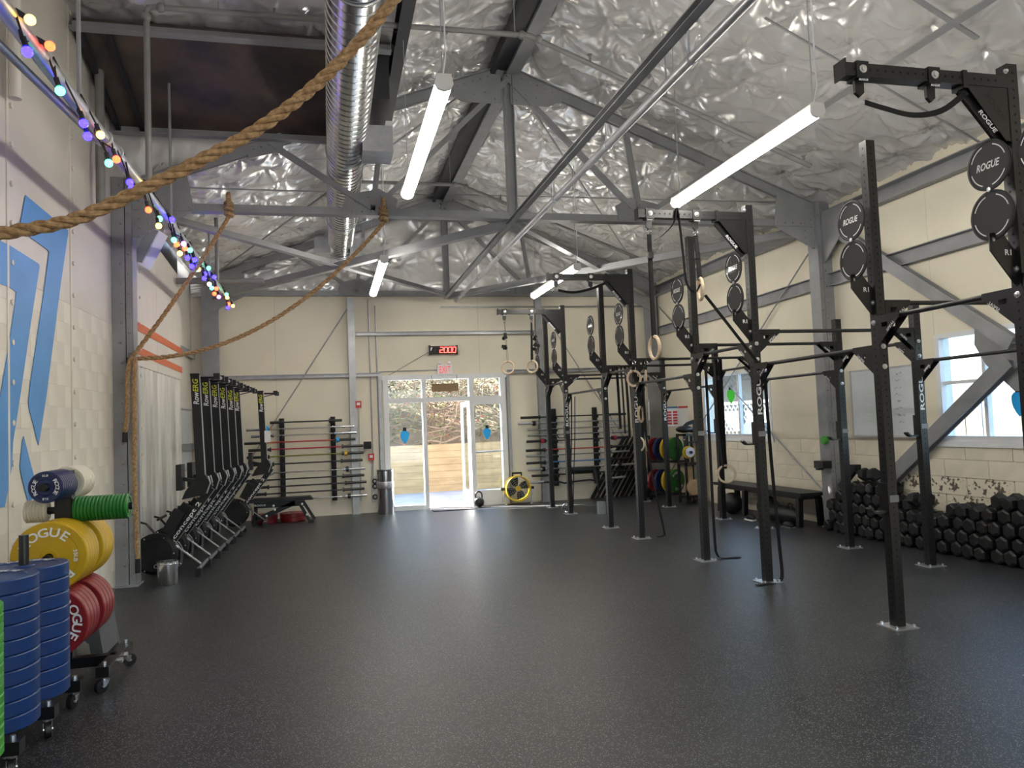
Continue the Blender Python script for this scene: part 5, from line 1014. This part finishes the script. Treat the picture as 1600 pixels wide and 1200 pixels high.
# ================================================================== RIGHT SIDE
t = thing('long_bench', 'long black bench against the right wall under the far window', 'bench', (6.50, 10.2, 0))
M().mm((6.28, 9.30, .43), (6.70, 11.75, .475)).build('seat', 'black_rubber', t); M().mm((6.34, 9.36, .38), (6.64, 11.70, .43)).build('frame', 'black_metal', t)
for y in (9.42, 11.62, 10.85):
    for x_, s in ((6.34, -1), (6.64, 1)): M().bar((x_, y, .40), (x_+s*.02, y, 0), .07, .07, (0,1,0)).build('leg', 'black_metal', t)
t = thing('sandbag', 'black sandbag lying under the long bench', 'bag', (6.42, 9.85, 0)); M().sph((6.36, 9.85, .13), .14, 18, 12, (1., 3.1, .92)).build('bag_body', 'black_rubber', t, True)
for y in (9.62, 9.95): M().tube(smooth_path([V(6.32, y-.05, .24), V(6.32, y-.03, .30), V(6.32, y+.03, .30), V(6.32, y+.05, .24)], 5), .010, 6).build('handle', 'strap', t, True)
t = thing('medicine_ball', 'black medicine ball at the far end of the long bench', 'ball', (6.36, 11.25, 0)); M().sph((6.30, 11.2, .17), .17, 20, 12).build('ball_body', 'black_rubber', t, True); M().torus((6.30, 11.2, .17), (.2, 1, .1), .169, .004, 32, 5).build('seam', 'black_matte', t, True)
M().sph((6.48, 10.45, .17), .19, 14, 10, (.8, 1.1, .9)).top('duffel_bag', 'black_matte', 'dark slumped bag under the bench behind the front upright', 'bag', None, True)
for k, (x_, y) in enumerate(((6.12, 10.35), (6.10, 10.02), (6.16, 9.45))):
    q = thing('shoe', 'dark shoe on the floor by the bench, %s from the far end' % ORD[k], 'shoe', (x_, y, 0), 'dark shoes by the bench'); M().sph((x_, y, .04), .05, 12, 8, (1.0, 2.3, .9)).build('upper', 'black_rubber', q, True); M().mm((x_-.045, y-.115, 0), (x_+.045, y+.115, .02)).build('sole', 'white_print' if k == 0 else 'grey_plastic', q)
t = thing('wall_whiteboard', 'whiteboard with faint handwriting on the right wall behind the rig', 'whiteboard', (XR-.02, 8.1, 1.25)); ya, yb = 7.55, at(1334, 630, X=XR).y
M().mm((XR-.018, ya, 1.26), (XR-.002, yb, 2.10)).build('board_face', 'board_white', t); q = M(); q.mm((XR-.024, ya-.015, 1.245), (XR-.002, yb+.015, 1.262)); q.mm((XR-.024, ya-.015, 2.098), (XR-.002, yb+.015, 2.115)); q.mm((XR-.024, yb, 1.25), (XR-.002, yb+.018, 2.11)); q.build('board_frame', 'alum', t); M().mm((XR-.06, ya, 1.235), (XR-.002, yb, 1.248)).build('pen_tray', 'alum', t)
q = M(); q2 = M(); rr = random.Random(3)
for r_ in range(8):
    for j in range(3):
        y = 7.98+rr.uniform(-.03, .03)-.035*j; z = 2.02-.085*r_; q.tube([V(XR-.0195, y, z+rr.uniform(-.012, .012)), V(XR-.0195, y-.012, z+rr.uniform(-.018, .018)), V(XR-.0195, y-.028, z+rr.uniform(-.012, .012))], .0022, 4)
    for j in range(3):
        y = 8.48-.03*j; z = 1.86-.06*r_; q2.tube([V(XR-.0195, y, z+rr.uniform(-.01, .01)), V(XR-.0195, y-.02, z+rr.uniform(-.01, .01))], .0018, 4)
q.build('handwriting', 'poster_blue', t, kind='stuff'); q2.build('handwriting', 'decal_green', t, kind='stuff')
# items at the right column
M().lathe([(0, 0), (.055, 0), (.06, .01), (.06, .05), (.05, .06), (0, .06)], (6.594, 9.10, 1.20), (-1,0,0), 20).top('green_knob', 'green_bright', 'round green disc fixed to the right column', 'disc', None, True)
t = thing('column_bracket', 'black shelf bracket on the right column behind the rig', 'bracket', (6.5, 9.1, .80)); M().mm((6.46, 9.02, .82), (6.598, 9.22, .92)).build('shelf', 'black_metal', t); M().mm((6.40, 9.04, .80), (6.48, 9.10, .83)).build('lip', 'black_metal', t)
t = thing('dip_bar', 'black bent dip bar fixed to the right wall above the dumbbells', 'bar', (6.7, 8.6, .5)); M().bar((6.60, 8.86, .58), (6.60, 8.55, .84), .07, .07).build('tube_arm', 'black_metal', t); M().bar((6.60, 8.56, .84), (6.62, 8.30, .66), .05, .05).build('tube_arm', 'black_metal', t); M().box((6.60, 8.55, .85), (.09, .10, .08)).build('elbow', 'black_metal', t); M().bar((6.60, 8.86, .58), (6.81, 8.86, .58), .06, .06).build('wall_arm', 'black_metal', t)
# ---- hex dumbbells, built once in two sizes
def dumbbell(r):
    t = thing('hex_dumbbell', 'x', 'dumbbell'); k6 = lambda R, x: [(x, R*math.cos(PI/6+PI/3*k), R*math.sin(PI/6+PI/3*k)) for k in range(6)]
    for s in (-1, 1):
        q = M(); xs = (.055*s, .063*s, .145*s, .158*s); Rs = (r*.86, r, r, r*.72)
        for x_, R in zip(xs, Rs): q.v += k6(R, x_)
        for i in range(3):
            for k in range(6): a, b, c_, d_ = i*6+k, i*6+(k+1) % 6, i*6+6+(k+1) % 6, i*6+6+k; q.f.append((a, b, c_, d_) if s > 0 else (d_, c_, b, a))
        q.f.append(tuple(range(18, 24)) if s > 0 else tuple(range(23, 17, -1))); q.f.append(tuple(range(5, -1, -1)) if s > 0 else tuple(range(6))); q.build('hex_head', 'black_rubber', t)
    M().lathe([(.014, -.056), (.0175, -.02), (.0185, 0), (.0175, .02), (.014, .056)], (0,0,0), (1,0,0), 12).build('handle', 'chrome', t, True); return t
D1, D2 = dumbbell(.082), dumbbell(.074); used = set()
prof = lambda y: 4 if 8.0 < y < 8.75 else (3 if 6.55 < y <= 7.3 or y >= 8.75 else (4 if y <= 6.3 else 3))
rn = ['bottom', 'second', 'third', 'fourth', 'fifth']
for r in range(5):
    y = 8.93-(.08 if r % 2 else 0); k = 0
    while y > 5.75:
        top_h = 5 if 7.95 < y < 8.5 else (4 if 7.4 < y < 8.75 else (4 if y < 7.05 else 3))
        if y < 6.35: top_h = 5
        if r < top_h:
            D = D2 if (k+r) % 3 == 0 else D1; o = D if D.name not in used else copy_tree(D); used.add(D.name)
            o.location = (6.56+RND.uniform(-.025, .025)+.012*r, y+RND.uniform(-.008, .008), .077+r*.134); o.rotation_euler = (RND.uniform(-.15, .15), RND.uniform(-.05, .05), RND.uniform(-.06, .06))
            tag(o, 'black hex dumbbell in the %s layer of the pile, %s from the column' % (rn[r], ORD[k] if k < len(ORD) else 'last'), 'dumbbell', 'hex dumbbells piled along the right wall')
        y -= .163; k += 1
o = copy_tree(D1); o.location = (6.50, 7.35, .555); o.rotation_euler = (.3, .1, 1.45); tag(o, 'black hex dumbbell lying crosswise on the pile with its chrome handle showing', 'dumbbell', 'hex dumbbells piled along the right wall')
o = copy_tree(D1); o.location = (6.52, 8.20, .785); o.rotation_euler = (.1, .05, 1.4); tag(o, 'black hex dumbbell lying crosswise on top of the highest heap', 'dumbbell', 'hex dumbbells piled along the right wall')
# ================================================================== OUTSIDE
g = M().mm((-60, YE+.16, -.25), (90, 90, -.03)); g.mm((7.1, -40, -.25), (90, YE+.16, -.03)); g.mm((-60, -40, -.25), (90, YN-.01, -.03))
struct(g, 'pavement', 'pavement', None, 'outdoor paving around the building')
WYY = at(690, 768, Z=-.03).y; wt = at(690, 694, Y=WYY).z
t = thing('retaining_wall', 'tan board-marked concrete wall facing the entrance', 'wall', (2.5, WYY, 0))
for k in range(7):
    z0 = -.03+(wt+.03)*k/7; z1 = -.03+(wt+.03)*(k+1)/7-.004; M().mm((-3.5, WYY+RND.uniform(0, .008), z0), (12, WYY+.35, z1)).build('board_course', 'concrete_tan', t)
q = M().hexa([(-3.6, WYY+.34, wt-.15), (9.6, WYY+.34, wt-.15), (9.6, WYY+5.5, wt+3.2), (-3.6, WYY+5.5, wt+3.2)], [(-3.6, WYY+.34, wt-.05), (9.6, WYY+.34, wt-.05), (9.6, WYY+5.5, wt+3.3), (-3.6, WYY+5.5, wt+3.3)])
q.top('earth_bank', 'soil', 'brown earth bank rising behind the tan wall', 'bank')
r = random.Random(11); tw = M(); lv = M(); ld = M(); lr = M()
def leaf(q, p, s):
    a = Vector((r.uniform(-1, 1), r.uniform(-1, 1), r.uniform(-1, 1))).normalized(); b = a.cross(V(r.uniform(-1, 1), r.uniform(-1, 1), 1)).normalized()
    q.add([p-a*s, p+b*s*.5, p+a*s, p-b*s*.5], [(0,1,2,3)])
for k in range(420):
    x0 = r.uniform(-2.5, 8); f = r.random(); y0 = WYY+.3+f*3.2; z0 = wt-.1+f*2.0; P = [V(x0, y0, z0)]; d = V(r.uniform(-1, 1), r.uniform(-.5, .0), r.uniform(.2, 1)).normalized()
    for j in range(6): d = (d+V(r.uniform(-.6, .6), r.uniform(-.35, .25), r.uniform(-.55, .4))).normalized(); P.append(P[-1]+d*.32)
    P = [V(p.x, max(p.y, WYY+.05), max(p.z, wt-.25)) for p in P]; tw.tube(smooth_path(P, 3), r.uniform(.006, .016), 4, caps=False)
for k in range(5200):
    x0 = r.uniform(-2.6, 8); f = r.random(); p = V(x0, WYY+.1+f*3.2+r.uniform(-.3, .1), wt-.1+f*2.0+r.uniform(0, .9)); 
    (ld if x0 < 2.0 and r.random() < .7 else (lr if r.random() < .07 else lv)) and leaf(ld if x0 < 1.7 and r.random() < .7 else (lr if r.random() < .09 else lv), p, r.uniform(.03, .07))
v = thing('vine_thicket', 'tangle of bare vines and leaves on the bank outside the entrance', 'vines', (2.5, WYY+.5, wt))
tw.build('vine_stems', 'twig', v, kind='stuff'); lv.build('leaves', 'leaf', v, kind='stuff'); ld.build('dark_leaves', 'leaf_dark', v, kind='stuff'); lr.build('red_leaves', 'leaf_red', v, kind='stuff')
# neighbour seen through the side windows
t = thing('neighbour_house', 'pale neighbouring house with grey eaves outside the far side window', 'house', (13.2, 19, 0))
M().mm((12.6, 16.5, -.03), (14.2, 30, 3.0)).build('house_wall', 'house_wall', t); M().hexa([(11.2, 16.0, 2.95), (14.6, 16.0, 4.6), (14.6, 31, 4.6), (11.2, 31, 2.95)], [(11.2, 16.0, 3.1), (14.6, 16.0, 4.75), (14.6, 31, 4.75), (11.2, 31, 3.1)]).build('roof_eave', 'house_grey', t)
t = thing('lattice_fence', 'white diagonal lattice fence panel outside the far side window', 'fence', (10.5, 17.5, 0)); y0, y1, X = 15.6, 19.4, 10.3
for z in (.15, 1.85): M().mm((X-.03, y0, z), (X+.03, y1, z+.08)).build('fence_rail', 'lattice_paint', t)
for y in (y0, (y0+y1)/2, y1): M().mm((X-.05, y-.05, -.03), (X+.05, y+.05, 2.05)).build('fence_post', 'lattice_paint', t)
y = y0-1.7
while y < y1:
    for s, dx in ((1, -.012), (-1, .012)):
        a, b = V(X+dx, y if s > 0 else y+1.7, .2), V(X+dx, y+1.7 if s > 0 else y, 1.88); d = b-a
        t0 = max(0, min(1, ((y0-a.y)/d.y) if d.y > 0 else ((y1-a.y)/d.y))); t1 = max(0, min(1, ((y1-a.y)/d.y) if d.y > 0 else ((y0-a.y)/d.y)))
        if t1-t0 > .04: M().bar(a+d*t0, a+d*t1, .035, .012, (1,0,0)).build('lattice_slat', 'lattice_paint', t)
    y += .20
t = thing('covered_grill', 'grey covered barbecue outside the far side window', 'grill', (9.0, 15.4, 0)); M().prism([(-.42, 0), (.42, 0), (.46, .9), (.42, 1.25), (.25, 1.42), (-.25, 1.42), (-.42, 1.25), (-.46, .9)], at(1172, 650, X=9.0)*1.0*1-V(0, 0, at(1172, 650, X=9.0).z+.03), (0,1,0), (0,0,1), .5).build('cover', 'house_grey', t)
gp = at(1106, 650, X=8.6); M().box((8.6, gp.y, .75), (.4, .8, 1.6)).top('blue_bin', 'blue_cover', 'blue covered bin outside the left part of the far side window', 'bin')
t = thing('yard_wall', 'pale tan yard wall outside the near side window', 'wall', (12.5, 9, 0))
for k in range(4): M().mm((12.5, 2+3.6*k, -.03), (12.8, 5.58+3.6*k, 1.75)).build('wall_bay', 'yard_tan', t)
t = thing('pipe_railing', 'thin metal railing in front of the yard wall', 'railing', (11.2, 9, 0))
for y in np.arange(3, 15, .9): M().cyl((11.2, float(y), -.03), (11.2, float(y), 1.9), .018, 8).build('railing_post', 'steel_paint', t)
for z in (1.0, 1.88): M().cyl((11.2, 3, z), (11.2, 14.8, z), .016, 8).build('railing_bar', 'steel_paint', t)

t = thing('added_shade_block', 'unseen tall block added beyond the left of the entrance to shade the paving', 'house', (-5.6, 21.5, 0)); M().mm((-6.2, 19.3, -.03), (-5, 24, 11)).build('house_wall', 'house_wall', t); M().mm((-6.3, 19.25, 11), (-4.95, 24.2, 11.2)).build('roof', 'house_grey', t)  # out-of-view block, added only so its shadow falls on the paving
